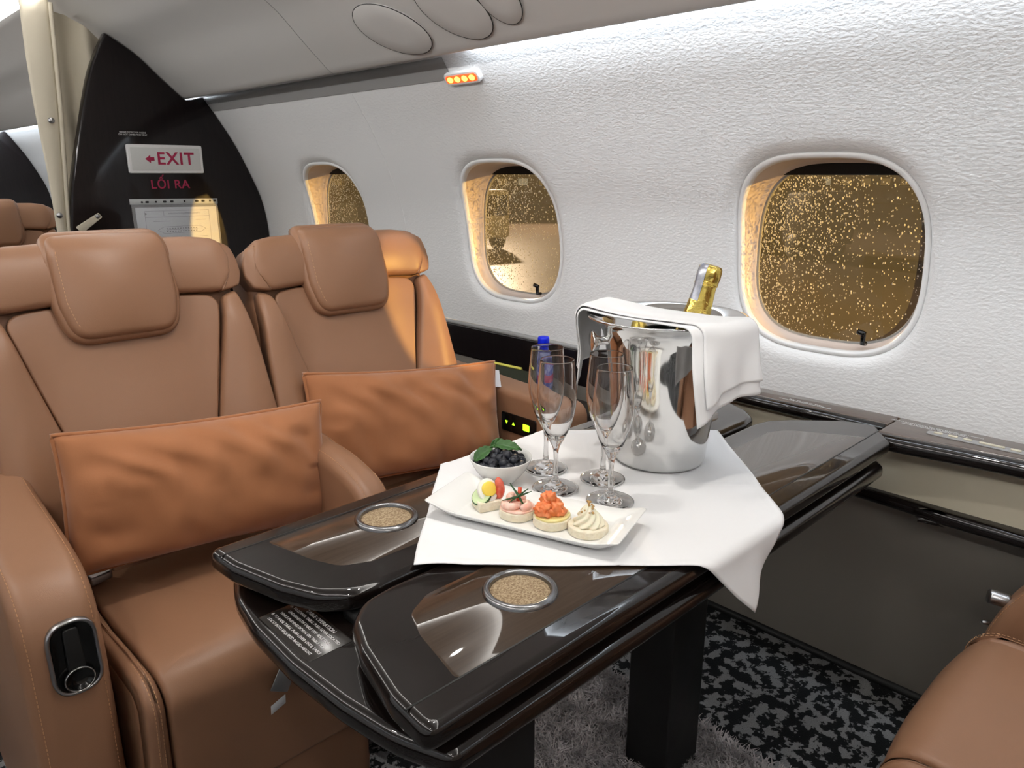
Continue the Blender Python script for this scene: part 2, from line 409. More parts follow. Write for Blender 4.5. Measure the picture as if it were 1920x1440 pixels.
# ------------------------------------------------------------------ windows
def ringpart(name, cy, cz, spec, m, parent, xpane=None):
    v = []; f = []
    for d, dep, ab in spec:
        for k in range(NC):
            y, z = sup(cy, cz, WA-d, WB-d, k)
            x = wx(z)+dep if not ab else (wx(z)+dep)*(1-ab)+xpane*ab
            v.append((x, y, z))
    for r in range(len(spec)-1):
        for i in range(NC):
            j = (i+1) % NC; f.append((r*NC+i, r*NC+j, (r+1)*NC+j, (r+1)*NC+i))
    return fixn(mesh(name, v, f, m, parent))
XP = 1.706
def window(n, cy, cz, dens):
    root = empty('window_%d' % n, (0, 0, 0)); root['kind'] = 'structure'
    ringpart('frame', cy, cz, [(.029, .032, 0), (.0295, .0175, 0), (.0315, .0135, 0), (.036, .0120, 0), (.0395, .0135, 0), (.0415, .018, 0), (.042, .028, 0)], whitep, root)
    ringpart('reveal', cy, cz, [(.0415, .022, 0), (.042, .028, .1), (.044, .03, .45), (.0455, .03, .5), (.0465, .03, .75), (.0495, .03, .78), (.051, .0, 1)], beigep, root, XP+.005)
    ringpart('pane_seal', cy, cz, [(.046, 0, .93), (.0535, 0, .93), (.0555, 0, .965), (.0555, 0, 1)], greym, root, XP+.008)
    d = .0515
    pv = [(XP, *sup(cy, cz, WA-d, WB-d, k)) for k in range(NC)]
    mesh('pane', pv, [tuple(range(NC))], pane_m, root, False)
    # pulled-up shade: dark slab behind the top of the opening
    zt, zb = cz+WB-.047, cz+WB-.080
    sh = [sup(cy, cz, WA-.046, WB-.046, k) for k in range(NC)]; sh = [Vector(p) for p in sh if p[1] > zb]
    sh.sort(key=lambda p: math.atan2(p[1]-cz, p[0]-cy))
    slab('shade', sh, XP-.012, XP-.006, .001, blackm, root, mp=lambda y, z, h: Vector((h, y, z)), seg=1)
    # latch at the sill
    lz = .850; lx = wx(lz)+.028; ly = cy-.095
    h = tube('latch', [(lx+.012, ly, lz-.012), (lx-.002, ly, lz-.010), (lx-.004, ly, lz+.012), (lx-.004, ly, lz+.013)], .0055, blackg, root, 10)
    tube('latch_knob', [(lx-.004, ly-.004, lz+.012), (lx-.004, ly+.013, lz+.016)], .006, blackg, h, 10)
    # raindrops standing on the outer face
    rv = []; rf = []; rnd = random.Random(n)
    tries = 0; cnt = 0
    while cnt < dens and tries < dens*12:
        tries += 1
        y = cy+rnd.uniform(-1, 1)*(WA-.057); z = cz+rnd.uniform(-1, 1)*(WB-.057)
        if (abs(y-cy)/(WA-.057))**WE+(abs(z-cz)/(WB-.057))**WE > 1: continue
        fy = (y-cy)/WA; fz = (z-cz)/WB
        pr = .16+.84*sstep(-.3, .85, fy+.45*fz)
        if rnd.random() > pr: continue
        cnt += 1; r = .0008+.0017*rnd.random()**2.0; b = len(rv); kx = rnd.uniform(.8, 1.0); kz = rnd.uniform(1, 1.25)
        for q in range(6): rv.append((XP+.0005, y+r*kx*math.cos(q*PI/3), z+r*kz*math.sin(q*PI/3)))
        for q in range(6): rv.append((XP+.0005+r*.55, y+.6*r*kx*math.cos(q*PI/3), z+.6*r*kz*math.sin(q*PI/3)))
        for q in range(6): rf.append((b+q, b+(q+1) % 6, b+6+(q+1) % 6, b+6+q))
        rf.append(tuple(b+6+q for q in range(6)))
    o = mesh('raindrops', rv, rf, drop_m, root); o['kind'] = 'stuff'
    return root
window(1, *WIN[0], 2500); window(2, *WIN[1], 2600); window(3, *WIN[2], 2000)

# ------------------------------------------------------------------ the apron outside
GZ = -1.7
ground = mat('wet_apron', (.085, .066, .056), .35, vary=(.08, (.14, .11, .09)), bump=(3, .3, .02))
g = mesh('apron_ground', [(2.2, -60, GZ), (140, -60, GZ), (140, 160, GZ), (2.2, 160, GZ)], [(0, 1, 2, 3)], ground); struct(g)
concrete = mat('terminal_wall', (.34, .27, .18), .7, vary=(.6, (.28, .22, .14)))
litw = emis('lit_terminal_window', (1, .62, .22), .10)
litw2 = emis('lit_terminal_window_pale', (1, .85, .55), .22)
tb = thing('terminal_building', 'long tan terminal building with lit windows beyond the wet apron', 'building', (62, 46, GZ), math.radians(-42))
box('wall', (-70, 0, 0), (70, 8, 7), concrete, tb, .05)
box('roof', (-70.5, -1, 7), (70.5, 8.5, 7.6), greym, tb, .05)
for i in range(66):
    xw = -66+i*2
    fr = box('window', (xw, -.12, 1.7), (xw+1.1, .05, 2.5), blackm, tb, .02)
    box('pane', (xw+.08, -.16, 1.78), (xw+1.02, -.11, 2.42), litw2 if i % 5 == 2 else litw, fr, .01)
def truck(loc, rz, col, label):
    t = thing('service_truck', label, 'vehicle', loc, rz)
    cm = mat('truck_paint', col, .4)
    box('cab', (-2.6, -1, .5), (-1.1, 1, 2.3), cm, t, .12); box('body', (-1.0, -1.05, .6), (2.8, 1.05, 2.7), cm, t, .06)
    box('windscreen', (-2.63, -.85, 1.35), (-2.5, .85, 2.1), blackg, t, .02)
    for sx in (-1.8, 1.7):
        for sy in (-1, 1): 
            q = lathe('wheel', [(0, -.14), (.42, -.14), (.45, -.1), (.45, .1), (.42, .14), (0, .14)], blackm, t, 20, (sx, sy*.9, .45), Vector((0, 0, 1)).rotation_difference(Vector((0, 1, 0))))
truck((27, 13.5, GZ), math.radians(70), (.10, .10, .11), 'grey service truck parked out on the apron')
truck((30, 19, GZ), math.radians(60), (.12, .025, .02), 'red service truck parked out on the apron')
truck((20, 24, GZ), math.radians(80), (.16, .16, .155), 'pale service truck parked further along the apron')
for i, (p, lab) in enumerate(((FL, 'sodium floodlight mast ahead of the aircraft'), (FL2, 'sodium floodlight mast near the terminal'))):
    t = thing('floodlight_mast', lab, 'light mast', (p.x, p.y, GZ))
    hh = p.z-GZ
    lathe('pole', [(.16, 0), (.10, hh-.8), (.05, hh-.75)], steel, t, 12)
    hd = box('lamp_head', (-.5, -.5, hh+.5), (.5, .5, hh+.9), steel, t, .05)

# ------------------------------------------------------------------ exit partition, curtain
pl = cspline([(.83, 1.0), (.854, 1.151), (.895, 1.308), (.962, 1.54), (1.005, 1.64), (1.046, 1.714)], 6, False)
def partition_outline(inner):
    out = [Vector((1.74, 0.01)), Vector((1.66, .45)), Vector((1.645, .70))]
    out += [Vector((wx(z)-.001, z)) for z in [.75+.05*i for i in range(15)] if z < 1.50]
    out += [Vector((1.398, 1.507)), Vector((1.36, 1.497))]
    out += [Vector((p.x, p.y-.004)) for p in CPS if p.y < 1.714 and 1.048 < p.x < 1.335]
    out += list(reversed(inner))
    out += [Vector((.83, .01))]
    return out
po = partition_outline(pl)
slabm = lambda x, z, h: Vector((x, YP+h, z))
def clean(pts, d=.004):
    o = []
    for p in pts:
        if not o or (Vector(p)-o[-1]).length > d: o.append(Vector(p))
    return o
pr = slab('wall_partition', clean(po), 0, .05, .008, woodY, mp=slabm, seg=3); struct(pr)
xm = lambda x, z, h: Vector((2*XC-x, YP+h, z))
struct(slab('wall_partition_left', clean(po), 0, .05, .008, woodY, mp=xm, seg=2))
pf = slab('wall_partition_far', clean(po), 0, .05, .008, woodY, mp=lambda x, z, h: Vector((x, YE-.06+h, z)), seg=2); struct(pf)
struct(slab('wall_partition_far_left', clean(po), 0, .05, .008, woodY, mp=lambda x, z, h: Vector((2*XC-x, YE-.06+h, z)), seg=2))
struct(mesh('wall_back', [(-1.6, YE, 0), (1.9, YE, 0), (1.9, YE, 2.1), (-1.6, YE, 2.1)], [(0, 1, 2, 3)], greym))
FRP = lambda x, z, d=0: frame((x, YP-.0008-d, z), (1, 0, 0), (0, 0, 1))
lt = text('lettering', 'LỐI RA', .049, FRP(1.222, 1.155), red, pr, ext=.0006, bold=.012)
text('placard', 'SMOKE DETECTOR INSIDE\nDO NOT COVER THIS VENT', .0085, FRP(1.10, 1.352), whiteink, pr, ext=.0003)
# exit sign
ex = thing('exit_sign', 'white rectangular exit sign with magenta arrow on dark partition', 'sign', (1.213, YP, 1.256))
so = rpoly([(-.149, -.056), (.149, -.056), (.149, .056), (-.149, .056)], .008, 4)
slab('frame', so, -.018, -.0002, .004, whitep, ex, mp=lambda x, z, h: Vector((x, h, z)))
si = rpoly([(-.138, -.045), (.138, -.045), (.138, .044), (-.138, .044)], .003, 3)
slab('panel', si, -.0188, -.012, .001, signm, ex, mp=lambda x, z, h: Vector((x, h, z)))
text('lettering', 'EXIT', .068, frame((.036, -.0192, 0), (1.0, 0, 0), (0, 0, 1)) @ Matrix.Diagonal((1.0, 1, 1, 1)), red, ex, ext=.0006, bold=.018)
ar = [(-.085, 0), (-.064, .016), (-.064, .007), (-.049, .007), (-.049, -.007), (-.064, -.007), (-.064, -.016)]
slab('arrow', [Vector(p) for p in ar], -.0202, -.018, .0002, red, ex, mp=lambda x, z, h: Vector((x, h, z)), seg=1)
# document sleeve
ds = thing('document_sleeve', 'clear punched sleeve holding a white printed sheet on dark partition', 'document', (1.235, YP, .95))
def yx(x, z, h): return Vector((x, h, z))
slab('binding_strip', [Vector(p) for p in ((-.182, .128), (.178, .124), (.178, .146), (-.182, .150))], -.0022, -.0004, .0004, sleeveedge, ds, mp=yx, seg=1)
for xx, ww in ((-.135, .004), (-.115, .007), (-.08, .004), (-.045, .007), (-.016, .007), (.036, .004), (.088, .007), (.115, .007), (.145, .004), (.165, .006)):
    slab('punch_hole', rpoly([(xx-ww, .133), (xx+ww, .133), (xx+ww, .141), (xx-ww, .141)], .003, 3), -.0028, -.0020, .0002, blackm, ds, mp=yx, seg=1)
pp = slab('paper', [Vector(p) for p in ((-.162, -.14), (.172, -.14), (.168, .112), (-.164, .116))], -.0016, -.0004, .0003, paper, ds, mp=yx, seg=1)
slab('sleeve', [Vector(p) for p in ((-.176, -.145), (.178, -.145), (.176, .124), (-.178, .128))], -.0030, -.0024, .0003, sleevem, ds, mp=yx, seg=1)
text('printed_heading', 'EMERGENCY EQUIPMENT LAYOUT', .0085, frame((.03, -.0018, .088), (1, 0, 0), (0, 0, 1)), greyink, pp, ext=.0002)
text('printed_logo', '►', .011, frame((-.125, -.0018, .089), (1, 0, 0), (0, 0, 1)), greyink, pp, ext=.0002)
def line(a, b, w=.0006, par=pp, m=greyink, y=-.0019):
    a, b = Vector(a), Vector(b); n = (b-a).normalized(); n = Vector((-n.y, n.x))*w
    return mesh('printed_line', [(p.x, y, p.y) for p in (a-n, b-n, b+n, a+n)], [(0, 1, 2, 3)], m, par, False)
for a, b in (((-.13, .075), (.135, .075)), ((-.13, .10), (.135, .10)), ((-.13, .10), (-.13, -.08)), ((.135, .10), (.135, -.08)), ((.05, .075), (.05, .045)), ((-.055, .10), (-.055, .08)), ((-.06, .035), (.09, .035)), ((-.06, .008), (.09, .008)), ((.09, .035), (.115, .022)), ((.09, .008), (.115, .022)), ((-.06, .035), (-.085, .022)), ((-.06, .008), (-.085, .022)), ((-.05, .022), (.08, .022)), ((-.1, .058), (-.03, .058)), ((.075, .06), (.12, .06)), ((.075, -.01), (.12, -.01))):
    line(a, b)
for i in range(12):
    x = -.05+i*.011; line((x, .027), (x+.006, .027), .002); line((x, .0155), (x+.006, .0155), .002)
# grip of the card holder peeking above the seat
# curtain: hanging sheet in folds, front band with snaps, loose tie strap
cu = thing('curtain', 'cream fabric curtain gathered beside the dark partition', 'curtain', (0, 0, 0))
cv = []; cf = []; nx, nz = 60, 40
for j in range(nz+1):
    z = .02+(1.775-.02)*j/nz
    for i in range(nx+1):
        s = i/nx; x = .80+s*.30; x = min(x, 1.1)
        amp = .020*(.4+.6*(1-sstep(.4, 1, s)))
        y = YP+.075+amp*math.sin(s*17+.6*math.sin(z*2))+.004*NZ(s*6, z*2, 1)
        zz = min(z, interp([(.80, 1.845), (.92, 1.79), (1.05, 1.70), (1.1, 1.66)], x)) if j == nz else z*min(1, interp([(.80, 1.0), (1.1, .94)], x))
        cv.append((x, y, zz))
for j in range(nz):
    for i in range(nx): a = j*(nx+1)+i; cf.append((a, a+1, a+nx+2, a+nx+1))
mesh('folds', cv, cf, curtainm, cu)
bz = [0.02, .5, 1.014, 1.2, 1.435, 1.62, 1.80]; bxl = [.785, .785, .785, .785, .777, .777, .782]; bxr = [.815, .818, .822, .838, .858, .868, .876]
bv = []; bf = []; NB = 36
for j in range(NB+1):
    z = .02+1.79*j/NB
    l, r = interp(list(zip(bz, bxl)), z), interp(list(zip(bz, bxr)), z)
    for i in range(9):
        s = i/8; bv.append((l+(r-l)*s, YP+.03-.010*math.sin(PI*s)+.004*math.sin(z*5), z))
for j in range(NB):
    for i in range(8): a = j*9+i; bf.append((a, a+1, a+10, a+9))
bb = mesh('front_band', bv, bf, curtainm, cu)
sm = bb.modifiers.new('solid', 'SOLIDIFY'); sm.thickness = .006
ev = []; 
tube('edge_welt', [(interp(list(zip(bz, bxr)), z)+.006, YP+.028+.004*math.sin(z*5), z) for z in [.02+1.78*j/40 for j in range(41)]], .008, curtainm, cu, 8)
for (x, z) in ((.823, 1.39), (.800, 1.045), (.812, .75)):
    s = lathe('snap_button', [(0, -.006), (.004, -.006), (.0055, -.004), (.009, -.004), (.011, -.001), (.011, .002)], steel, cu, 16, (x, YP+.016, z), Vector((0, 0, 1)).rotation_difference(Vector((0, 1, 0))))
ts = slab('tie_strap', rpoly([(.842, 1.00), (.93, 1.052), (.942, 1.034), (.862, .975)], .005, 3), -.014, -.008, .002, curtainm, cu, mp=slabm, seg=2)
lathe('snap_button', [(0, -.006), (.005, -.006), (.008, -.004), (.009, -.001)], steel, cu, 16, (.925, YP-.012, 1.038), Vector((0, 0, 1)).rotation_difference(Vector((0, 1, 0))))

# ------------------------------------------------------------------ ceiling service panels, warning light
def csurf(s):
    # point and normal on the ceiling cross-section at arc parameter x
    for a, b in zip(CPS, CPS[1:]):
        if a.y < 1.82 and min(a.x, b.x) <= s <= max(a.x, b.x) and a.x < 1.325 and abs(a.x-b.x) > 1e-6:
            t = (s-a.x)/(b.x-a.x); d = (b-a).normalized(); return a.lerp(b, t), Vector((d.y, -d.x)) if d.y*1 < 0 else Vector((-d.y, d.x))
    return CPS[20], Vector((0, -1))
def oval(root, name, yc, xc, ay, ax, m, rot=0):
    n = 48; R = []
    for sc, h in ((1.0, -.004), (1.0, .0035), (.985, .0045), (.5, .0048), (.03, .005)):
        ring = []
        for k in range(n):
            t = 2*PI*k/n; a, b = ay*sc*math.cos(t), ax*sc*math.sin(t)
            yy = yc+a*math.cos(rot)-b*math.sin(rot); xx = xc+a*math.sin(rot)+b*math.cos(rot)
            p, nn = csurf(xx); nn = Vector((-.66, -.75)) if nn.length == 0 else nn
            if nn.y > 0: nn = -nn
            ring.append((p.x+nn.x*h, yy, p.y+nn.y*h))
        R.append(ring)
    v = [q for r in R for q in r]; f = []
    for k in range(len(R)-1):
        for i in range(n): j = (i+1) % n; f.append((k*n+i, k*n+j, (k+1)*n+j, (k+1)*n+i))
    f.append(tuple((len(R)-1)*n+i for i in range(n)))
    o = fixn(mesh(name, v, f, m, root)); 
    g = [R[0][k] for k in range(n)]
    tube('gasket', [Vector(R[1][k])*1.0 for k in range(n)], .0012, blackm, o, 6, True)
    return o
pm_ = ceilm
sp = thing('speaker_panel', 'large oval cover panel flush in the grey ceiling above the window', 'ceiling panel', (0, 0, 0))
oval(sp, 'cover', 1.735, 1.250, .125, .056, pm_, -.22)
ap = thing('air_vent_panel', 'lobed pair of oval covers in the ceiling nearest the camera', 'ceiling panel', (0, 0, 0))
oval(ap, 'cover', 1.475, 1.236, .105, .062, pm_, -.3); oval(ap, 'cover', 1.318, 1.232, .058, .055, pm_, -.2)
wl = thing('warning_light', 'small oblong amber warning light on the wall between two windows', 'light', (0, 0, 0))
wn = Vector((-.83, 0, -.55)).normalized(); wu = Vector((-.55, 0, .83)).normalized(); wc = Vector((wx(1.455)-.002, 1.668, 1.455))
wm = lambda a, b, h: wc+Vector((0, -1, 0))*a+wu*b+wn*h
slab('housing', rpoly([(-.072, -.018), (.072, -.018), (.072, .018), (-.072, .018)], .017, 6), -.004, .012, .004, whitep, wl, mp=wm)
slab('lens', rpoly([(-.064, -.011), (.064, -.011), (.064, .011), (-.064, .011)], .010, 6), .011, .0135, .001, ambred, wl, mp=wm, seg=1)
for i in range(4):
    c = -.045+i*.030
    slab('bulb', [Vector((c+.011*math.cos(2*PI*k/14), .008*math.sin(2*PI*k/14))) for k in range(14)], .013, .0155, .001, amber, wl, mp=wm, seg=1)

# reading lights added unseen in the ceiling as cabin fill
def ambient(x, y, tgt, label, e):
    t = thing('added_downlight', label, 'light', (x, y, 0))
    p, _ = csurf(x) if x > .9 else (Vector((x, 1.94)), 0)
    lathe('bezel', [(.030, 0), (.034, -.004), (.034, -.008), (.026, -.010), (.024, -.004)], whitep, t, 24, (0, 0, p.y+.004))
    lathe('lens', [(.024, -.004), (0, -.004)], emis('downlight_lens_%d' % len(MT), (1, .93, .84), 4), t, 24, (0, 0, p.y+.004))
    L = lamp('added_downlight_lamp', 'SPOT', (x, y, p.y-.02), e, (1, .96, .90), shadow_soft_size=.03, spot_size=math.radians(95), spot_blend=.9)
    aim(L, tgt)
ambient(.62, .95, (.6, 1.25, .5), 'unseen added round reading light in ceiling above the aisle seat', FILL_E*3.2)
ambient(.75, .35, (.9, .6, .6), 'unseen added round reading light in ceiling above the table', FILL_E*2.6)
ambient(-.3, 1.2, (.3, 1.5, .7), 'unseen added round reading light in ceiling above the aisle', FILL_E*2.4)
ambient(-.2, -.6, (.6, .4, .5), 'unseen added round reading light in ceiling near the front', FILL_E*2.0)
ambient(.3, 4.2, (.7, 4.0, .6), 'unseen added round reading light in ceiling beyond the curtain', FILL_E*2.0)

# ------------------------------------------------------------------ side ledge, shelf
lg = thing('side_ledge', 'brown veneer ledge running under the windows beside the table', 'ledge')
pa = [(1.585, .515), (1.6475, .515), (1.6475, 1.02), (1.585, 1.02)]
slab('top_panel', rpoly(pa, .003, 2), .672, .701, .004, woodL, lg)
pb = [Vector((1.6475, -1.6)), Vector((1.6475, .5125))]+[Vector(p) for p in cspline([(1.522, .5125), (1.528, .45), (1.54, .36), (1.55, .25), (1.555, .0), (1.555, -1.6)], 5, False)]
slab('top_panel', pb, .672, .701, .004, woodL, lg)
mold = cspline([(1.516, .52), (1.522, .45), (1.535, .36), (1.545, .25), (1.55, .0), (1.55, -1.6)], 6, False)
tube('front_moulding', [(p.x, p.y, .683) for p in mold], .017, wood, lg, 12)
tube('front_moulding', [(1.582, .52, .685), (1.582, 1.02, .685)], .014, wood, lg, 12)
slab('band', rpoly([(1.572, -1.6), (1.612, -1.6), (1.612, 1.02), (1.572, 1.02)], .002, 1), .55, .676, .003, beigeband, lg, mp=lambda x, y, h: Vector((x+(h-.55)*.25, y, h)))
rl = [Vector(p) for p in cspline([(1.560, 1.02), (1.556, .57), (1.548, .40), (1.542, .25), (1.54, -1.6)], 5, False)]
slab('lower_rail', rl+[Vector((1.632, -1.6)), Vector((1.632, 1.02))], .530, .558, .012, wood, lg)
# placards and switches
def zf(x, y, z, rz): return Matrix.Translation((x, y, z)) @ Matrix.Rotation(rz, 4, 'Z')
text('placard', 'PULL TO DEPLOY TABLE\nSTOW FOR TAKEOFF AND LANDING', .0072, zf(1.600, .70, .7014, -PI/2), whiteink, lg, ext=.0002)
text('placard', 'TABLE MUST BE STOWED FOR TAXI TAKEOFF AND LANDING\nPULL UP ON LATCH TO DEPLOY TABLE\nDO NOT PLACE HEAVY OBJECTS ON TABLE', .0062, zf(1.613, .435, .7014, -PI/2), whiteink, lg, ext=.0002)
cp = slab('switch_panel', rpoly([(1.572, .10), (1.594, .10), (1.594, .44), (1.572, .44)], .008, 4), .700, .7035, .0015, greym, lg)
for y0_, y1_ in ((.412, .428), (.385, .402), (.36, .375), (.305, .348), (.278, .296), (.252, .270), (.2, .24), (.15, .18)):
    slab('button', rpoly([(1.579, y0_), (1.588, y0_), (1.588, y1_), (1.579, y1_)], .003, 3), .703, .7055, .0008, beigeband, cp, seg=2)
sf = thing('side_shelf', 'black gloss shelf and back panel beside the window seat', 'shelf')
slab('back_panel', rpoly([(1.022, .545), (3.29, .545), (3.29, .702), (1.022, .702)], .004, 2), 1.625, 1.6445, .005, woodY, sf, mp=lambda y, z, h: Vector((h, y, z)))
slab('shelf_top', rpoly([(1.432, 1.03), (1.64, 1.03), (1.64, 3.29), (1.432, 3.29)], .01, 3), .535, .555, .006, wood, sf)
slab('front_panel', rpoly([(1.035, .02), (3.29, .02), (3.29, .54), (1.035, .54)], .01, 3), 1.44, 1.46, .004, taupe, sf, mp=lambda y, z, h: Vector((h, y, z)))
tube('top_rim', [(1.634, 1.03, .706), (1.634, 3.29, .706)], .008, greym, sf, 8)

# ------------------------------------------------------------------ seats
def dashes(name, path, m, parent, step=.007, fill=.6, r=.0007):
    P = [Vector(p) for p in path]; v = []; f = []
    d = [0]
    for a, b in zip(P, P[1:]): d.append(d[-1]+(b-a).length)
    def at(s):
        for i in range(len(P)-1):
            if s <= d[i+1]: 
                q = (s-d[i])/max(1e-9, d[i+1]-d[i]); return P[i].lerp(P[i+1], q)
        return P[-1]
    n = int(d[-1]/step)
    for i in range(n):
        a, b = at(i*step), at(i*step+step*fill); t = (b-a)
        if t.length < 1e-6: continue
        t.normalize(); x = t.cross(Vector((.21, -.6, .77))).normalized()*r; y = t.cross(x).normalized()*r; k = len(v)
        v += [a+x, a+y, a-x, a-y, b+x, b+y, b-x, b-y]
        f += [(k, k+1, k+5, k+4), (k+1, k+2, k+6, k+5), (k+2, k+3, k+7, k+6), (k+3, k, k+4, k+7)]
    o = mesh(name, v, f, m, parent, False); o['kind'] = 'stuff'; return o

def bmap(off=0, wrapk=1.0, kind=''):
    n = Vector((0, -.95, .31))
    def f(u, v, h):
        wrap = .050*wrapk*sstep(.12, .29, abs(u))*(1-.7*sstep(.86, 1.02, v)) - .02*sstep(.20, .30, abs(u))
        y = .172+(v-.5)*.33-wrap + 2.2*max(0, v-1.04)**2*8 - .012*math.cos(min(1, abs(u)/.25)*PI/2)*sstep(.5, .62, v)*(1-sstep(.66, .85, v))
        hh = h+off
        if kind == 'b': hh += .017*max(0, 1-((abs(u)-.20)/.075)**2)*sstep(.97, .90, v)
        if kind == 'w': hh += .016*max(0, 1-((v-1.008)/.068)**2)*max(0, 1-((abs(u)-.165)/.11)**4)
        if kind == 'h': hh += .022*max(0, 1-(u/.122)**2)*max(0, 1-((v-.985)/.115)**2)
        if kind == 'c': hh += .010*max(0, 1-(u/.21)**2)
        return Vector((u, y, v))+n*hh
    return f
def xmir(pts): return [Vector((-p[0], p[1])) for p in reversed(pts)]

def make_seat(name, label, loc, rz, arms, detail=True, low=False):
    t = thing(name, label, 'seat', loc, rz)
    B = bmap()
    # shell behind the cushions
    sh = rpoly([(-.20, .30), (.20, .30), (.25, .50), (.256, .70), (.25, .88), (.240, 1.01), (.20, 1.052), (-.20, 1.052), (-.240, 1.01), (-.25, .88), (-.256, .70), (-.25, .50)], .03, 4, .02)
    R = [(inset(sh, .03), -.13), (inset(sh, .006), -.115), (sh, -.09), (sh, -.035), (inset(sh, .006), -.022), (inset(sh, .02), -.018)]
    rings_mesh('back_shell', R, B, leather, t)
    cpn = rpoly([(-.118, .42), (.118, .42), (.135, .68), (.175, .83), (.203, .948), (.13, .952), (.10, .95), (-.10, .95), (-.13, .952), (-.203, .948), (-.175, .83), (-.135, .68)], [.02, .02, .1, .1, .030, .05, .05, .05, .05, .030, .1, .1], 5, .014)
    pad('backrest_panel', cpn, bmap(0, 1, 'c'), leather, t, side=.03, er=.006, bulge=.0005)
    bo = [(.1185, .42), (.247, .43), (.260, .56), (.262, .70), (.255, .82), (.243, .93), (.238, .955), (.206, .944), (.178, .83), (.138, .68)]
    for s in (1, -1):
        o_ = bo if s > 0 else xmir(bo)
        rr = [.012, .03, .05, .05, .05, .03, .022, .022, .1, .1]
        q = rpoly(o_, rr if s > 0 else list(reversed(rr)), 4, .016)
        pad('bolster', q, bmap(.004, 1, 'b'), leather, t, side=.045, er=.008, bulge=.0006, morph=0)
        wg = [(.095, .9555), (.207, .952), (.232, .985), (.240, 1.02), (.222, 1.060), (.17, 1.067), (.095, 1.069)]
        wr_ = [.020, .028, .03, .03, .032, .05, .020]
        q = rpoly(wg if s > 0 else xmir(wg), wr_ if s > 0 else list(reversed(wr_)), 4, .012)
        pad('wing', q, bmap(.012, 1, 'w'), leather, t, side=.06, er=.010, bulge=.0004)
        og = [(.200, .950), (.246, .960), (.258, .985), (.257, 1.01), (.246, 1.040), (.215, 1.057), (.228, 1.02), (.222, .985)]
        wr_ = [.006, .012, .02, .03, .02, .006, .04, .03]
        q = rpoly(og if s > 0 else xmir(og), wr_ if s > 0 else list(reversed(wr_)), 3, .010)
        pad('wing_side', q, bmap(.010, 1, 'w'), leather, t, side=.05, er=.005, bulge=.001, nin=4, morph=0)
        if detail:
            line_ = cspline([(.236, .985), (.226, .94), (.206, .85), (.20, .75), (.215, .60), (.222, .50)], 6, False) if False else None
    hb = bmap(.034, 0, 'h')
    hr = rpoly([(-.094, .884), (.094, .884), (.110, .95), (.110, 1.035), (.105, 1.076), (-.105, 1.076), (-.110, 1.035), (-.110, .95)], [.055, .055, .06, .05, .03, .03, .05, .06], 6, .012)
    pad('headrest', hr, hb, leather, t, side=.055, er=.013, bulge=.003)
    g2 = inset(hr, -.008)
    R = [(inset(g2, .012), -.05), (g2, -.035), (g2, -.018), (inset(g2, .004), -.011), (inset(g2, .013), -.010)]
    hg = rings_mesh('headrest_gusset', R, hb, leather, t)
    if detail:
        hp = inset(hr, .013); hp = [p for p in hp if p.x < -.0 and p.y < 1.052]; hp.sort(key=lambda p: -p.y)
        k = hp; pth = [hb(p.x, p.y, .0006) for p in hp if p.y > .90]
        dashes('stitching', pth, stitch, hg, .0075)
    # seat cushion: runs back to front, rolls over the front edge and down
    zc, ry = .462, .055
    def path(w, h):
        # w: 0 at the back .. .43 front top, then arc, then down
        L1 = .425; y = .215-w; z = zc-.018*math.sin(max(0, min(1, w/L1))*PI)*0
        if w <= L1: return y, z+h+.012*sstep(.1, .42, w)
        a = min((w-L1)/ry, PI/2*.94); y0 = .215-L1; z0 = zc+.012-ry
        y, z = y0-(ry+h)*math.sin(a), z0+(ry+h)*math.cos(a)
        rest = (w-L1)-ry*PI/2*.94
        if rest > 0: y += -math.cos(a)*rest*.0+.10*rest; z -= rest
        return y, z
    def cmap(off=0):
        def f(x, w, h):
            y, z = path(w, h+off); return Vector((x, y, z))
        return f
    WL = .425+ry*PI/2+.22
    cc = rpoly([(-.172, 0), (.172, 0), (.180, .25), (.178, .45), (.172, WL), (-.172, WL), (-.178, .45), (-.180, .25)], [.01, .01, .1, .1, .02, .02, .1, .1], 4, .011)
    cu_ = pad('seat_cushion', cc, cmap(), leather, t, side=.06, er=.010, bulge=.010, nin=20, morph=.0)
    for s in (1, -1):
        cb = [(.174, 0), (.206, 0), (.208, WL), (.174, WL), (.180, .45), (.182, .25)]
        rr = [.008, .012, .012, .01, .1, .1]
        q = rpoly(cb if s > 0 else xmir(cb), rr if s > 0 else list(reversed(rr)), 4, .018)
        sb_ = pad('cushion_side', q, cmap(-.004), leather, t, side=.06, er=.013, bulge=.004, nin=6, morph=0)
        if detail and s < 0:
            for dx in (-.004, .004):
                dashes('stitching', [cmap(-.004)(s*(.194+dx), .40+k*.012, .0055) for k in range(26)], stitch, sb_, .0075)
    base = rpoly([(-.205, -.20), (.205, -.20), (.205, .30), (-.205, .30)], .02, 3, .05)
    slab('seat_base', base, .02, .43, .01, leather, t)
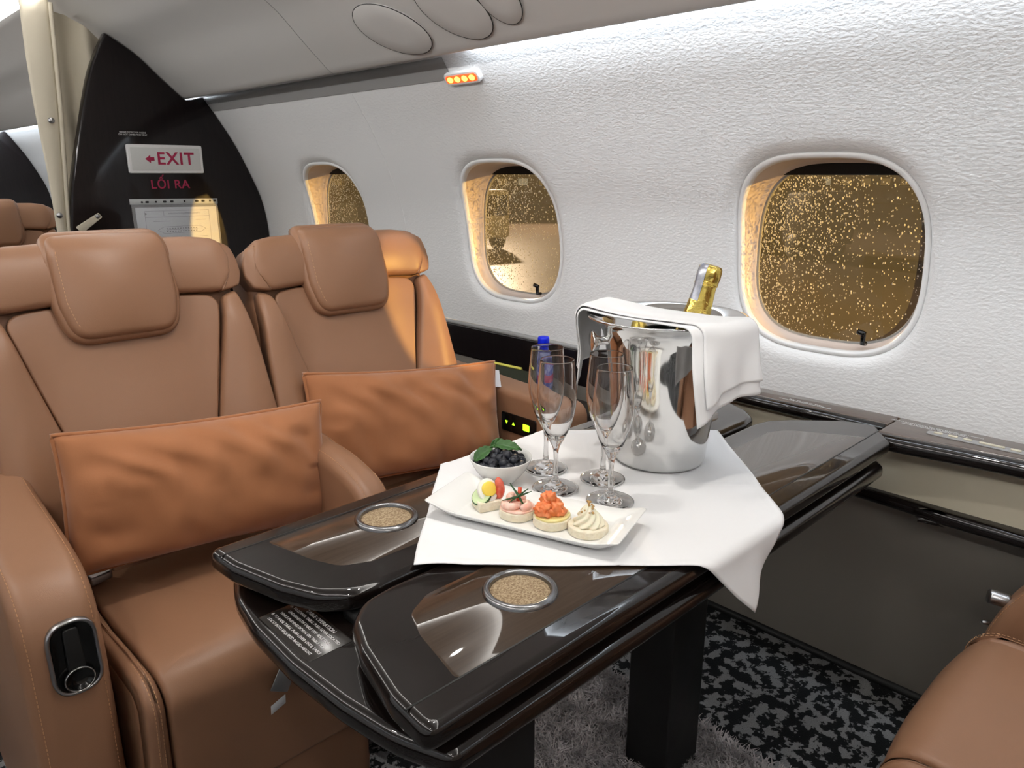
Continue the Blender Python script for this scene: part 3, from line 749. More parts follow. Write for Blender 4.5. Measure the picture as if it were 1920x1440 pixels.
    for (x0, x1, kind) in arms:
        xm_ = (x0+x1)/2
        if kind == 'arm':
            ol = cspline([(-.168, .06), (-.175, .30), (-.174, .47), (-.165, .57), (-.128, .625), (-.05, .652), (.15, .68), (.37, .73), (.40, .55), (.40, .30), (.38, .05)], 6)
        elif kind == 'arm_short':
            ol = cspline([(-.168, .06), (-.175, .30), (-.174, .47), (-.165, .565), (-.128, .618), (-.05, .645), (.03, .655), (.10, .660), (.125, .60), (.125, .30), (.10, .05)], 6)
        elif kind == 'arm_front':
            ol = cspline([(-.235, .06), (-.258, .30), (-.260, .39), (-.250, .45), (-.222, .515), (-.17, .575), (.0, .615), (.37, .64), (.40, .55), (.40, .30), (.38, .05)], 6)
        elif kind == 'arm_back':
            ol = cspline([(-.125, .06), (-.135, .30), (-.13, .47), (-.115, .54), (-.07, .59), (.02, .615), (.2, .64), (.37, .66), (.40, .55), (.40, .30), (.38, .05)], 6)
        else:
            ol = rpoly([(-.11, .05), (-.12, .645), (.45, .67), (.45, .05)], [.03, .05, .05, .02], 5, .03)
        R = []
        r = .026 if kind != 'console' else .016; n = 5; o = [Vector(p) for p in ol]
        ar_ = (lambda y, z, h: Vector((h, y, z)))
        for k in range(n+1):
            a = k/n*PI/2; R.append((inset(o, r*(1-math.sin(a))), x0+r*(1-math.cos(a))))
        for k in range(n+1):
            a = k/n*PI/2; R.append((inset(o, r*(1-math.cos(a))), x1-r+r*math.sin(a)))
        c = sum(o, Vector((0, 0)))/len(o)
        arm = rings_mesh('armrest' if kind != 'console' else 'side_console', R, ar_, leather, t)
        sharp(arm, 60)
        if detail:
            top = [p for p in o]
            i0 = 0
            seq = [p for p in o if p.y > .10 and p.x < .36 and (p.x < .30)]
            for sgn, xx in ((-1, x0+.012), (1, x1-.012)):
                pth = [Vector((xx, p.x-.0, p.y)) for p in inset(o, .0036) if p.y > .12 and not (p.x > .33) and not (p.y < .1)]
                pth = [q for q in pth if q.z > .56 or q.y < -.02]
                dashes('stitching', pth, stitch, arm, .0075)
    return t
seat1 = make_seat('cabin_seat', 'tan leather seat on the aisle side with switch on armrest', (.468, 1.3, 0), 0, [(-.335, -.222, 'arm'), (.245, .315, 'arm_short')])
seat2 = make_seat('cabin_seat', 'tan leather seat beside the window with orange light on its back', (.993, 1.3, -.011), 0, [(.332, .432, 'console')])
seat3 = make_seat('cabin_seat', 'tan leather seat in the near right corner facing the table', (1.12, -.01, 0), PI, [(.235, .32, 'arm_back'), (-.345, -.245, 'arm_front')])
seat4 = make_seat('cabin_seat', 'tan leather seat beyond the curtain, only its top showing', (.70, 3.70, 0), 0, [(.255, .340, 'arm')], detail=False)

# switch on the aisle armrest of the first seat (front face)
sw = empty('recline_switch'); sw.parent = seat1
def swm(dx, dz, h):  # front face of the arm, leaning back a little
    t = Vector((0, .10, 1)).normalized(); n = Vector((0, -1, .10)).normalized()
    return Vector((-.268+dx, -.1745, .520))+t*dz+n*h
ov = rpoly([(-.034, -.058), (.034, -.058), (.034, .058), (-.034, .058)], .033, 8)
sw_r = rings_mesh('recline_switch', [(ov, -.005), (ov, .003), (inset(ov, .002), .0048), (inset(ov, .005), .0042), (inset(ov, .0065), -.002)], swm, steel, seat1, cap0=False, cap1=False)
bpy.data.objects.remove(sw)
rings_mesh('recess', [(inset(ov, .006), .001), (inset(ov, .010), -.0005), (inset(ov, .03), -.001)], swm, blackg, sw_r, cap0=False)
slab('slider', rpoly([(-.012, -.02), (.012, -.02), (.010, .045), (-.010, .045)], .006, 4), -.001, .004, .0015, blackm, sw_r, mp=swm)
dk = [Vector((.021*math.cos(2*PI*k/28), -.034+.019*math.sin(2*PI*k/28))) for k in range(28)]
rings_mesh('knob', [(dk, -.001), (dk, .006), (inset(dk, .0015), .008), (inset(dk, .004), .008), (inset(dk, .006), .005), (inset(dk, .017), .0045)], swm, blackg, sw_r)
tube('knob_ring', [swm(p.x, p.y, .0078) for p in inset(dk, .0015)], .0009, chrome, sw_r, 6, True)
# lap belt hardware on the first seat
bk = slab('belt_buckle', rpoly([(-.021, -.030), (.021, -.030), (.019, .030), (-.019, .030)], .006, 4), 0, .016, .004, steel, seat1, mp=lambda x, y, h: Vector((-.160+x*.95-y*.25, .135+y*.95+x*.25, .482+h+y*.25)))
tube('belt_strap', [(-.175, .16, .48), (-.19, .21, .47), (-.20, .25, .46)], .009, blackm, seat1, 8)
slab('metal_tab', rpoly([(-.017, -.020), (.017, -.020), (.017, .022), (-.017, .022)], .002, 2), 0, .002, .0006, steel, seat1, mp=lambda x, z, h: Vector((-.006+x*.85+z*.5, -.285-h, .402+z*.85-x*.5)), seg=1)
lb = slab('care_label', rpoly([(-.0135, -.009), (.0135, -.009), (.0135, .009), (-.0135, .009)], .001, 2), 0, .001, .0003, paper, seat1, mp=lambda x, z, h: Vector((-.010+x, -.2655+.1*(.345-.345-z)-h, .345+z+x*.35)), seg=1)
# control panel on the console of the second seat
cpn_ = rpoly([(-.055, -.026), (.075, -.026), (.075, .026), (-.055, .026)], .006, 3)
cmx = lambda a, b, h: Vector((.332-h, .05-a, .568+b))
cpo = slab('control_panel', cpn_, 0, .004, .0015, blackg, seat2, mp=cmx, seg=2)
slab('display', rpoly([(.028, -.009), (.052, -.009), (.052, .009), (.028, .009)], .003, 3), .004, .005, .0004, ledgreen, cpo, mp=cmx, seg=1)
for x_, s_ in ((-.008, 1), (-.034, -1)):
    slab('arrow_key', [Vector((x_-.005, -.004*s_)), Vector((x_+.005, -.004*s_)), Vector((x_, .005*s_))], .004, .0048, .0002, ledgreen, cpo, mp=cmx, seg=1)
# recline handle hardware of the near seat
hk = lathe('handle', [(0, 0), (.008, 0), (.012, .002), (.0125, .006), (.0125, .030), (.011, .033), (0, .033)], steel, seat3, 24, (-.285, -.232, .492), Vector((0, 0, 1)).rotation_difference(Vector((.45, -1, .15))))
tube('handle_stem', [(-.286, -.224, .491), (-.284, -.234, .4925)], .006, blackm, hk, 8)
lathe('pin', [(0, 0), (.003, 0), (.004, .012), (.002, .016), (0, .016)], steel, seat3, 14, (-.285, -.252, .44), Vector((0, 0, 1)).rotation_difference(Vector((.5, -1, 0))))

# ------------------------------------------------------------------ pillows
def pillow(name, label, c, W_, H_, T_, tilt, lean, yaw, seed):
    root = thing(name, label, 'pillow', c)
    M = Matrix.Rotation(yaw, 4, 'Z') @ Matrix.Rotation(-lean, 4, 'X') @ Matrix.Rotation(tilt, 4, 'Y')
    N1, N2 = 72, 44
    def P(u, v, s):
        eu, ev = 1-.035*(1-v*v)*abs(u)**3*1.0, 1-.075*(1-u*u)*abs(v)**3
        x = W_/2*u*eu; z = H_/2*v*ev
        b = max(0, (1-abs(u)**2.6)*(1-abs(v)**2.4))
        y = T_/2*b**.48
        wr = NZ(u*2.1+seed, v*1.3, s*3)*.016 + NZ(u*5+seed*2, v*2.2+u*2.5, s+7)*.007
        wr += .004*math.sin(11*v*(1.2-abs(u))+9*abs(u)*(1 if v > 0 else -1)+4*NZ(u*2+seed, v*2, 2))*sstep(.5, .95, abs(u))
        wr += .005*math.sin(17*(u+.55*v)+3*NZ(u*2, v*2, seed))*sstep(.1, .7, v+.2)*(1-sstep(.6, .95, abs(u)))
        y += wr*min(1, b*2.5)
        return M @ Vector((x, -s*y, z))
    v = []; f = []
    for s in (1, -1):
        for j in range(N2+1):
            for i in range(N1+1): v.append(P(-1+2*i/N1, -1+2*j/N2, s))
    K = (N1+1)*(N2+1)
    for s in (0, 1):
        for j in range(N2):
            for i in range(N1):
                a = s*K+j*(N1+1)+i; q = (a, a+1, a+N1+2, a+N1+1); f.append(q if s == 0 else q[::-1])
    merge(mesh('cover', v, f, velvet, root), 1e-4)
    e = [P(-1+2*i/60, -1, 1) for i in range(60)]+[P(1, -1+2*i/36, 1) for i in range(36)]+[P(1-2*i/60, 1, 1) for i in range(60)]+[P(-1, 1-2*i/36, 1) for i in range(36)]
    tube('piping', e, .0042, velvet, root, 8, True)
    return root, M
pillow('throw_pillow', 'rust velvet lumbar pillow lying on the aisle seat', (.508, 1.365, .632), .495, .250, .165, math.radians(4.5), math.radians(10), math.radians(-2), 1.3)
p2, M2 = pillow('throw_pillow', 'rust velvet lumbar pillow on the window seat with a white tag', (1.045, 1.435, .612), .54, .265, .12, math.radians(6.0), math.radians(14), math.radians(-4), 5.1)
tg = [M2 @ Vector(p) for p in ((.256, .004, .112), (.284, .0, .108), (.284, -.004, .062), (.256, .0, .066))]
tgo = mesh('tag', tg, [(0, 1, 2, 3)], paper, p2, False); q_ = tgo.modifiers.new('s', 'SOLIDIFY'); q_.thickness = .0012

# ------------------------------------------------------------------ table
tb_ = thing('folding_table', 'glossy espresso folding table open between the facing seats', 'table')
MY = .7195
farl = [(.347, .967), (.352, .90), (.374, .813), (.397, .760), (.430, .731), (.475, .7245), (1.385, .7245), (1.43, .733), (1.465, .768), (1.51, .86), (1.553, .967)]
farr = [.018, .1, .08, .06, .05, .05, .05, .05, .06, .1, .018]
inl = [(.417, .927), (.437, .84), (.455, .797), (.495, .777), (1.36, .777), (1.40, .80), (1.47, .927)]
inr = [.008, .05, .03, .03, .04, .05, .008]
def mirY(pts): return [(x, 2*MY-y) for x, y in reversed(pts)]
def leaf(pts, rr, ip, ir, yg, cup):
    o = rpoly(pts, rr, 5); lf = slab('leaf', o, .668, .70, .012, wood, tb_, seg=6)
    slab('inlay', rpoly(ip, ir, 4), .6990, .7003, .0002, wood2, lf, seg=1)
    slab('groove', [Vector(p) for p in ((.352, yg-.0012), (1.535, yg-.0012), (1.535, yg+.0012), (.352, yg+.0012))], .699, .7005, .0002, blackm, lf, seg=1)
    ch = lathe('cup_holder', [(.0385, .7045), (.0395, .7060), (.0425, .7066), (.0455, .7056), (.0475, .7030), (.048, .6995)], dsteel, lf, 56, (*cup, 0))
    lathe('cup_wall', [(.0385, .7048), (.0378, .7025), (.0372, .7000)], dsteel, ch, 48, (*cup, 0))
    # cork sits slightly below the ring
    lathe('cork_pad', [(.0378, .7004), (.0360, .7010), (0, .7010)], cork, ch, 48, (*cup, 0))
    return lf
leaf(farl, farr, inl, inr, .933, (.582, .872))
leaf([(1.485, .473), (1.565, .530), (1.550, .59), (1.475, .672), (1.43, .706), (1.385, .7145), (.475, .7145), (.430, .708), (.397, .679), (.374, .626), (.352, .539), (.347, .473)], [.02, .02, .06, .06, .05, .05, .05, .05, .06, .08, .1, .018], mirY(inl), inr[::-1], .512, (.583, .587))
brd = rpoly([(.376, .958), (.352, .90), (.338, .82), (.334, .72), (.340, .62), (.352, .54), (.378, .474), (1.47, .474), (1.535, .53), (1.50, .64), (1.47, .72), (1.49, .80), (1.53, .958)], [.02, .2, .2, .2, .2, .2, .02, .02, .03, .1, .1, .1, .02], 5)
bd = slab('base_board', brd, .622, .654, .013, wood, tb_, seg=6)
slab('hinge_rib', rpoly([(.43, .68), (1.45, .68), (1.45, .76), (.43, .76)], .01, 2), .653, .669, .002, blackm, tb_, seg=1)
for a in ((.56, .70), (1.076, 1.19)):
    lgx = slab('post', rpoly([(a[0], .67), (a[1], .67), (a[1], .77), (a[0], .77)], .004, 2), .009, .624, .002, blackm, tb_, seg=1)
slab('apron_rail', rpoly([(.5, .60), (1.45, .60), (1.45, .84), (.5, .84)], .01, 2), .57, .624, .004, blackm, tb_, seg=1)
# operating label on the lower board
TXT = ['TABLE OPERATION', 'A. TO LOWER TABLE, PUSH LEVER LOCATED', 'UNDERNEATH TABLE TOP AISLE SIDE', 'WHILE PUSHING DOWN ON TABLE TOP', 'B. TO RAISE TABLE, PUSH LEVER UNTIL TABLE', 'LOCKS INTO REQUIRED RAISED HEIGHT']
lbm = mat('label_film', (.02, .017, .015), .25)
lbl = slab('label', rpoly([(.352, .702), (.412, .702), (.412, .828), (.352, .828)], .002, 2), .6538, .6545, .0002, lbm, bd, seg=1)
for i, s in enumerate(TXT):
    text('lettering', s, .0078 if i == 0 else .0058, frame((.4045-i*.0088, .765, .6548), (0, -1, 0), (1, 0, 0)), whiteink, lbl, ext=.0001)

# ------------------------------------------------------------------ tablecloth
def clothmesh():
    n = 120; c = Vector((.902, .728)); hd = .380
    ex_ = Vector((.70, .714)).normalized(); ey_ = Vector((ex_.y, -ex_.x)); s = hd*math.sqrt(2)/2
    v = []; f = []; yf, yb, r = .466, .972, .014; z0 = .7032
    for j in range(n+1):
        for i in range(n+1):
            a, b = -1+2*i/n, -1+2*j/n; p = c+ex_*a*s+ey_*b*s
            p += Vector((NZ(a*2, b*2, 3), NZ(a*2, b*2, 9)))*.004
            edge = min(1-abs(a), 1-abs(b))*s
            z = z0+(.0012 if edge < .010 else 0)+.0007*NZ(a*5, b*5, 0)+.0012*max(0, 1-abs(a)/.012)*.5+.0012*max(0, 1-abs(b)/.012)*.5
            # lifted lip along the left corner
            z += .004*sstep(.12, 0, edge)*max(0, NZ(a*4+3, b*4, 5))*(1 if p.x < .75 else .3)
            x, y = p.x, p.y
            if y < yf:
                d = yf-y; an = min(d/r, PI/2*.985); rest = max(0, d-r*PI/2*.985)
                wv = (.012*math.sin((x-.83)*38)+.006*math.sin(x*70))*sstep(0, .10, rest)
                y2 = yf-r*math.sin(an)-rest*.03-wv-.006*sstep(0, .1, rest); z = z-r*(1-math.cos(an))-rest; y = y2
                x += .012*sstep(0, .12, rest)*math.sin((x-.9)*20)
            elif y > yb:
                d = y-yb; an = min(d/r, PI/2); rest = max(0, d-r*PI/2)
                y = yb+r*math.sin(an)+.008*math.sin(x*40)*sstep(0, .08, rest); z = z-r*(1-math.cos(an))-rest
            elif x > 1.24: z += 0
            v.append((x, y, z))
    for j in range(n):
        for i in range(n): q = j*(n+1)+i; f.append((q, q+1, q+n+2, q+n+1))
    return v, f
o = fixn(mesh('tablecloth', *clothmesh(), cloth)); tag(o, 'square white cloth laid cornerwise over the table, one corner hanging', 'tablecloth')
q_ = o.modifiers.new('s', 'SOLIDIFY'); q_.thickness = .0011; q_.offset = 1
CZ = .7052

# ------------------------------------------------------------------ champagne bucket, bottle, napkin
BX, BY = 1.085*.9896, .735*.9896
R2 = Vector((rt.x, rt.y, 0)).normalized(); F2 = Vector((-fw.x, -fw.y, 0)).normalized()
bu = thing('champagne_bucket', 'polished steel champagne bucket with flared rim on the cloth', 'bucket', (BX, BY, CZ))
lathe('body', [(0, 0), (.072, 0), (.078, .002), (.081, .008), (.0865, .06), (.092, .12), (.098, .18), (.103, .215), (.109, .235), (.119, .249), (.131, .257), (.1365, .2595), (.137, .262), (.1355, .263), (.130, .260), (.118, .252), (.107, .238), (.101, .215), (.096, .18), (.090, .12), (.0845, .06), (.078, .010), (0, .008)], chrome, bu, 72)
for s in (-1, 1):
    d = R2*s; d = (d+F2*(.15 if s < 0 else 0)).normalized()
    lathe('handle_knob', [(.008, -.003), (.007, .006), (.0068, .014), (.009, .020), (.014, .025), (.0175, .028), (.018, .030), (.016, .0315), (0, .0318)], chrome, bu, 28, d*.100+Vector((0, 0, .220)), Vector((0, 0, 1)).rotation_difference(d))
tip = Vector((1.138, .685, 1.05)); ax = (Vector((0, 0, 1))+R2*.235).normalized()
L = .325; bb_ = tip-ax*L
bt = thing('champagne_bottle', 'champagne bottle with gold foil neck standing in the steel bucket', 'bottle', bb_)
qa = Vector((0, 0, 1)).rotation_difference(ax)
lathe('glass_body', [(0, 0), (.038, 0), (.042, .004), (.042, .13), (.039, .152), (.031, .176), (.025, .195), (.021, .215)], greenglass, bt, 36, (0, 0, 0), qa)
def foil():
    prof = [(.0285, .20), (.0245, .228), (.0218, .25), (.0195, .275), (.0185, .288), (.0190, .291), (.0198, .2935), (.0190, .296), (.0196, .300), (.0206, .306), (.0204, .314), (.0195, .320), (.0165, .3235), (.010, .325), (0, .3255)]
    v = []; f = []; n = 48; prof2 = []
    for (a, b) in zip(prof, prof[1:]):
        for k in range(3): t_ = k/3; prof2.append((a[0]+(b[0]-a[0])*t_, a[1]+(b[1]-a[1])*t_))
    prof2.append(prof[-1]); M = qa.to_matrix()
    for r, z in prof2:
        for i in range(n):
            a = 2*PI*i/n; k = 1+(.05*NZ(math.cos(a)*3, math.sin(a)*3, z*50)+.025*math.sin(a*11+z*60))*(.4+.6*sstep(.28, .30, z))*(1 if r > .005 else 0)
            v.append(M @ Vector((r*k*math.cos(a), r*k*math.sin(a), z)))
    for j in range(len(prof2)-1):
        for i in range(n): i2 = (i+1) % n; f.append((j*n+i, j*n+i2, (j+1)*n+i2, (j+1)*n+i))
    return merge(mesh('gold_foil', v, f, gold, bt), 1e-6)
gf = foil()
# silver tax strip over the cap on the left side
dv = (-R2*.85+F2*.52); st_ = []
for z, r in ((.262, .0217), (.275, .0205), (.29, .0203), (.303, .0216), (.315, .0212), (.321, .0193), (.325, .0160)):
    st_.append((z, r))
v = []; f = []; a0 = math.atan2(dv.y, dv.x)
for z, r in st_:
    for k in range(9): a = a0-.48+.96*k/8; v.append(qa.to_matrix() @ Vector((r*math.cos(a), r*math.sin(a), z)))
for j in range(len(st_)-1):
    for k in range(8): q = j*9+k; f.append((q, q+1, q+10, q+9))
mesh('strip_label', v, f, silverfoil, bt)
for z in (.2905, .2965):
    tube('foil_crimp', [qa.to_matrix() @ Vector((.0195*math.cos(2*PI*k/36), .0195*math.sin(2*PI*k/36), z+.0006*(k % 2))) for k in range(36)], .0009, gold, bt, 6, True)

def napkin():
    R2, F2 = Vector((0, -1, 0)), Vector((-1, 0, 0))
    root = thing('napkin', 'folded white napkin draped over the bucket rim with hanging ends', 'napkin', (BX, BY, CZ))
    zt = .2665
    # centre line: hanging left end, across the top front, hanging right end
    def layer(off, l0, l1, t0, t1, name, dz=0):
        ns, ntt = 110, 28; v = []; f = []
        for i in range(ns+1):
            s = -l0-.150+(l0+l1+.300)*i/ns
            for j in range(ntt+1):
                tt = j/ntt; fr_ = t0+(t1-t0)*tt           # front distance
                top = max(-.150, min(.150, s)); over = max(0, abs(s)-.150)
                fr2 = fr_
                pos = Vector((0, 0, 0)); z = zt+off
                # corner radius when turning down
                rr = .016+off
                rim = math.sqrt(max(0, .1365**2-min(fr_, .136)**2))
                edge_x = max(.095, rim)
                sg = 1 if s > 0 else -1
                a_s = abs(s)
                turn = edge_x+.004
                if a_s <= turn: x = a_s; zz = z-.006*math.cos(a_s/turn*PI/2)*(1-sstep(.06, .13, fr_))
                else:
                    d = a_s-turn; an = min(d/rr, PI/2*.93); rest = max(0, d-rr*PI/2*.93)
                    x = turn+rr*math.sin(an)+rest*.12; zz = z-rr*(1-math.cos(an))-rest
                    w_ = sstep(0, .08, rest)
                    x += w_*(.007*math.sin(tt*7+sg)+.003*math.sin(tt*15))
                    fr2 = fr_+w_*(.010*math.sin(rest*20+1)*(1 if sg > 0 else -1)) + (rest*.16*(tt-.3) if sg > 0 else -rest*.25*(tt-.2))
                # the front overhang beyond the rim droops
                if fr_ > .100 and a_s <= turn+.02:
                    rad = math.sqrt(x*x+fr_*fr_); dd = max(0, rad-.139)
                    an2 = min(1.35, dd/.010); zz -= .010*(1-math.cos(an2))+max(0, dd-.0135)*.9
                zz += .0022*NZ(s*14, tt*3, off*90)+.0035*math.sin(tt*9+s*5)*sstep(.02, .12, fr_)*(1-sstep(.1, .15, a_s))*.5
                p = R2*(sg*x)+F2*fr2+Vector((0, 0, zz+dz)); v.append(p)
        for i in range(ns):
            for j in range(ntt): q = i*(ntt+1)+j; f.append((q, q+1, q+ntt+2, q+ntt+1))
        o = fixn(mesh(name, v, f, cloth, root)); m = o.modifiers.new('s', 'SOLIDIFY'); m.thickness = .0022; m.offset = 1
        return o
    layer(.0, .110, .110, -.016, .098, 'under_fold'); layer(.0045, .085, .095, -.020, .088, 'top_fold')
    return root
napkin()

# ------------------------------------------------------------------ champagne flutes
def flute(loc, label, R_mark=False):
    t = thing('champagne_flute', label, 'glass', (loc[0]*.9845, loc[1]*.9845, CZ), random.uniform(0, 6), 'four empty flutes beside the bucket')
    P = [(0, .0015), (.034, .0012), (.0372, .0008), (.0378, .0020), (.036, .0034), (.026, .0052), (.015, .0082), (.0085, .0125), (.0055, .018), (.0042, .028), (.0038, .045), (.0040, .060), (.0052, .070), (.0085, .078), (.0150, .090), (.0215, .105), (.0268, .122), (.0302, .140), (.0314, .156), (.0308, .172), (.0290, .192), (.0272, .212), (.0268, .2165), (.0262, .2165), (.0264, .212), (.0280, .192), (.0298, .172), (.0303, .156), (.0291, .140), (.0256, .122), (.0202, .106), (.0135, .0935), (.006, .087), (0, .0855)]
    pr_ = []
    for i, p in enumerate(P[:-1]):
        p0 = P[max(i-1, 0)]; p1 = p; p2_ = P[i+1]; p3 = P[min(i+2, len(P)-1)]
        pr_.append(p1); pr_.append(tuple((-a+9*b+9*c-d)/16 for a, b, c, d in zip(p0, p1, p2_, p3)))
    pr_.append(P[-1])
    lathe('glass', pr_, glass, t, 64)
    return t
flute((.903, .846), 'empty champagne flute at back left, nearest the window seat')
f2 = flute((.851, .775), 'empty champagne flute at front left, just behind the canape plate')
flute((.938, .746), 'empty champagne flute at back right, against the bucket')
flute((.876, .680), 'empty champagne flute at front right, nearest the camera')
f2.rotation_euler = (0, 0, 0)
# small engraved R on the front left flute
dd_ = (F2-R2*.02).normalized()
text('engraved_mark', 'R', .011, frame(dd_*.0175+Vector((0, 0, .0935)), Vector((-dd_.y, dd_.x, 0)), Vector((dd_.x*.5, dd_.y*.5, .85))), greyink, f2, ext=.0001)

# ------------------------------------------------------------------ plate and canapes
PD = Vector((.321, -.947)).normalized(); PN = Vector((PD.y, -PD.x))*-1      # long axis, cross axis (away)
PC = Vector((.7345, .711))*.9896
def plm(a, b, h): p = PC+PD*a+PN*b; return Vector((p.x, p.y, CZ+h))
pt = thing('canape_plate', 'long white porcelain plate with turned-up rim holding four canapes', 'plate')
po_ = lambda l, w_, r: rpoly([(-l, -w_), (l, -w_), (l, w_), (-l, w_)], r, 5, .02)
def plm2(a, b, h):
    # the short ends sweep up into points
    e = sstep(.085, .155, abs(a)); return plm(a, b, h+.010*e*e*(1 if h > .003 else 0))
Rr = [(po_(.105, .036, .006), .0005), (po_(.110, .040, .006), .0), (po_(.128, .052, .007), .006), (po_(.150, .0625, .008), .0165), (po_(.1505, .063, .008), .0182), (po_(.1495, .062, .008), .0185), (po_(.118, .047, .006), .0090), (po_(.112, .043, .006), .0050), (po_(.108, .040, .006), .0046)]
nmin = min(len(r[0]) for r in Rr)
def resamp(pts, n):
    P = pts+[pts[0]]; d = [0]
    for a, b in zip(P, P[1:]): d.append(d[-1]+(b-a).length)
    out = []; k = 0
    for i in range(n):
        s = d[-1]*i/n
        while d[k+1] < s: k += 1
        out.append(P[k].lerp(P[k+1], (s-d[k])/max(1e-9, d[k+1]-d[k])))
    return out
def rr4(l, w_, r, n=22, m_=10):
    # equal counts per side so rings correspond
    out = []
    cs = [(-l, -w_), (l, -w_), (l, w_), (-l, w_)]
    base = rpoly(cs, r, 5)
    for i in range(4):
        arc = base[i*6:(i+1)*6]; nx_ = base[((i+1) % 4)*6]; out += arc
        cnt = n if i % 2 == 0 else m_
        for k in range(1, cnt): out.append(arc[-1].lerp(nx_, k/cnt))
    return out
SP = [(.105, .036, .006, .0005), (.110, .040, .006, 0), (.126, .050, .007, .0055), (.151, .0615, .006, .0155), (.1525, .0625, .006, .0172), (.151, .0615, .006, .0180), (.1185, .0465, .006, .0085), (.112, .042, .006, .0050), (.108, .039, .006, .0046)]
rings_mesh('dish', [(rr4(a, b, c), h) for a, b, c, h in SP], plm2, ceramic, pt)
ZP = CZ+.0052
bread = mat('white_bread', (.74, .66, .50), .9, bump=(260, .6, .002), vary=(120, (.80, .74, .60)), sss=.1)
butter = mat('butter', (.78, .66, .24), .45, bump=(60, .3, .002), vary=(40, (.82, .72, .36)))
salmonm = mat('smoked_salmon', (.72, .165, .045), .35, bump=(70, .4, .002), vary=(60, (.80, .27, .10)), sss=.2, stretch=(1, 1, 3))
shrimpm = mat('shrimp', (.78, .42, .33), .35, vary=(90, (.84, .62, .52)), sss=.2)
creamm = mat('whipped_cream', (.82, .77, .60), .5, sss=.2)
eggw = mat('egg_white', (.84, .84, .78), .3, sss=.2); yolk = mat('egg_yolk', (.82, .60, .08), .6, bump=(200, .4, .001))
tomato = mat('tomato', (.55, .05, .03), .2, vary=(60, (.68, .16, .10))); pepper = mat('red_pepper', (.55, .06, .02), .3)
cuc_skin = mat('cucumber_skin', (.02, .06, .012), .3); cuc = mat('cucumber_flesh', (.55, .66, .38), .35)
chive = mat('chive', (.012, .055, .012), .4); nutm = mat('chopped_nut', (.42, .25, .09), .7); pepperc = mat('black_pepper', (.02, .015, .01), .7)
def disc(name, c, r, z0, z1, m, parent, wob=.03, n=36, er=.002):
    o = []
    for k in range(n):
        a = 2*PI*k/n; rr_ = r*(1+wob*NZ(math.cos(a)*2+c[0]*50, math.sin(a)*2, c[1]*50)); o.append(Vector((c[0]+rr_*math.cos(a), c[1]+rr_*math.sin(a))))
    return slab(name, o, z0, z1, er, m, parent, seg=3)
def blob(name, c, rad, m, parent, amp=.2, fq=2, seed=0, n=14, rot=0, sq=(1, 1, 1)):
    v = []; f = []; N = n*2
    for j in range(n+1):
        th = PI*j/n
        for i in range(N):
            ph = 2*PI*i/N; d = Vector((math.sin(th)*math.cos(ph), math.sin(th)*math.sin(ph), math.cos(th)))
            k = 1+amp*NZ(d.x*fq+seed, d.y*fq, d.z*fq); p = Vector((d.x*rad[0], d.y*rad[1], d.z*rad[2]))*k
            p = Matrix.Rotation(rot, 3, 'Z') @ p; v.append(Vector(c)+p)
    for j in range(n):
        for i in range(N): f.append((j*N+i, j*N+(i+1) % N, (j+1)*N+(i+1) % N, (j+1)*N+i))
    return merge(mesh(name, v, f, m, parent), 1e-6)
cps = [tuple(PC+PD*a+PN*b) for a, b in ((-.080, .002), (-.026, -.003), (.031, -.004), (.087, -.004))]
# 1 egg, cucumber and tomato
c = cps[0]; t = thing('egg_canape', 'canape of egg slice, tomato and cucumber on square white bread', 'canape')
ang = math.radians(-20); e1 = Vector((math.cos(ang), math.sin(ang))); e2 = Vector((-e1.y, e1.x)); C2 = Vector(c)
slab('bread', rpoly([C2+e1*a+e2*b for a, b in ((-.019, -.017), (.019, -.017), (.019, .017), (-.019, .017))], .003, 3), ZP, ZP+.015, .0015, bread, t)
vd = Vector((F2.x, F2.y)); rd2 = Vector((R2.x, R2.y))
def upright(name, cen, r, th_, m, face, lean, parent, arc=None, sx=1):
    """standing disc facing direction face, leaning back"""
    fz_ = Vector((face.x, face.y, math.tan(lean))).normalized(); sxv = Vector((-fz_.y, fz_.x, 0)).normalized(); uz = fz_.cross(sxv)
    o = [Vector((r*sx*math.cos(2*PI*k/32), r*math.sin(2*PI*k/32))) for k in range(32)]
    return slab(name, o, -th_/2, th_/2, th_*.25, m, parent, mp=lambda a, b, h: Vector(cen)+sxv*a+uz*b+fz_*h, seg=2)
P3 = lambda a, b, z: Vector((c[0]+rd2.x*a+vd.x*b, c[1]+rd2.y*a+vd.y*b, ZP+z))
s1_ = upright('cucumber_slice', P3(-.008, .004, .0195), .0165, .003, cuc_skin, (vd*.8-rd2*.6), .9, t)
upright('flesh', P3(-.0085, .0046, .0204), .0150, .0030, cuc, (vd*.8-rd2*.6), .9, s1_)
s2_ = upright('egg_slice', P3(.001, .000, .027), .0185, .009, eggw, (vd*.75+rd2*.25), .45, t, sx=.85)
upright('yolk', P3(.0035, .0035, .0310), .0115, .0075, yolk, (vd*.75+rd2*.35), .45, s2_)
tw = []
for k in range(13):
    a = -1.35+2.7*k/12; tw.append(P3(.012+.008*math.cos(a), .001-.004*abs(math.sin(a)), .029+.0165*math.sin(a)))
tube('tomato_wedge', tw, lambda s: .0028+.0045*math.sin(PI*s)**.6, tomato, t, 12)
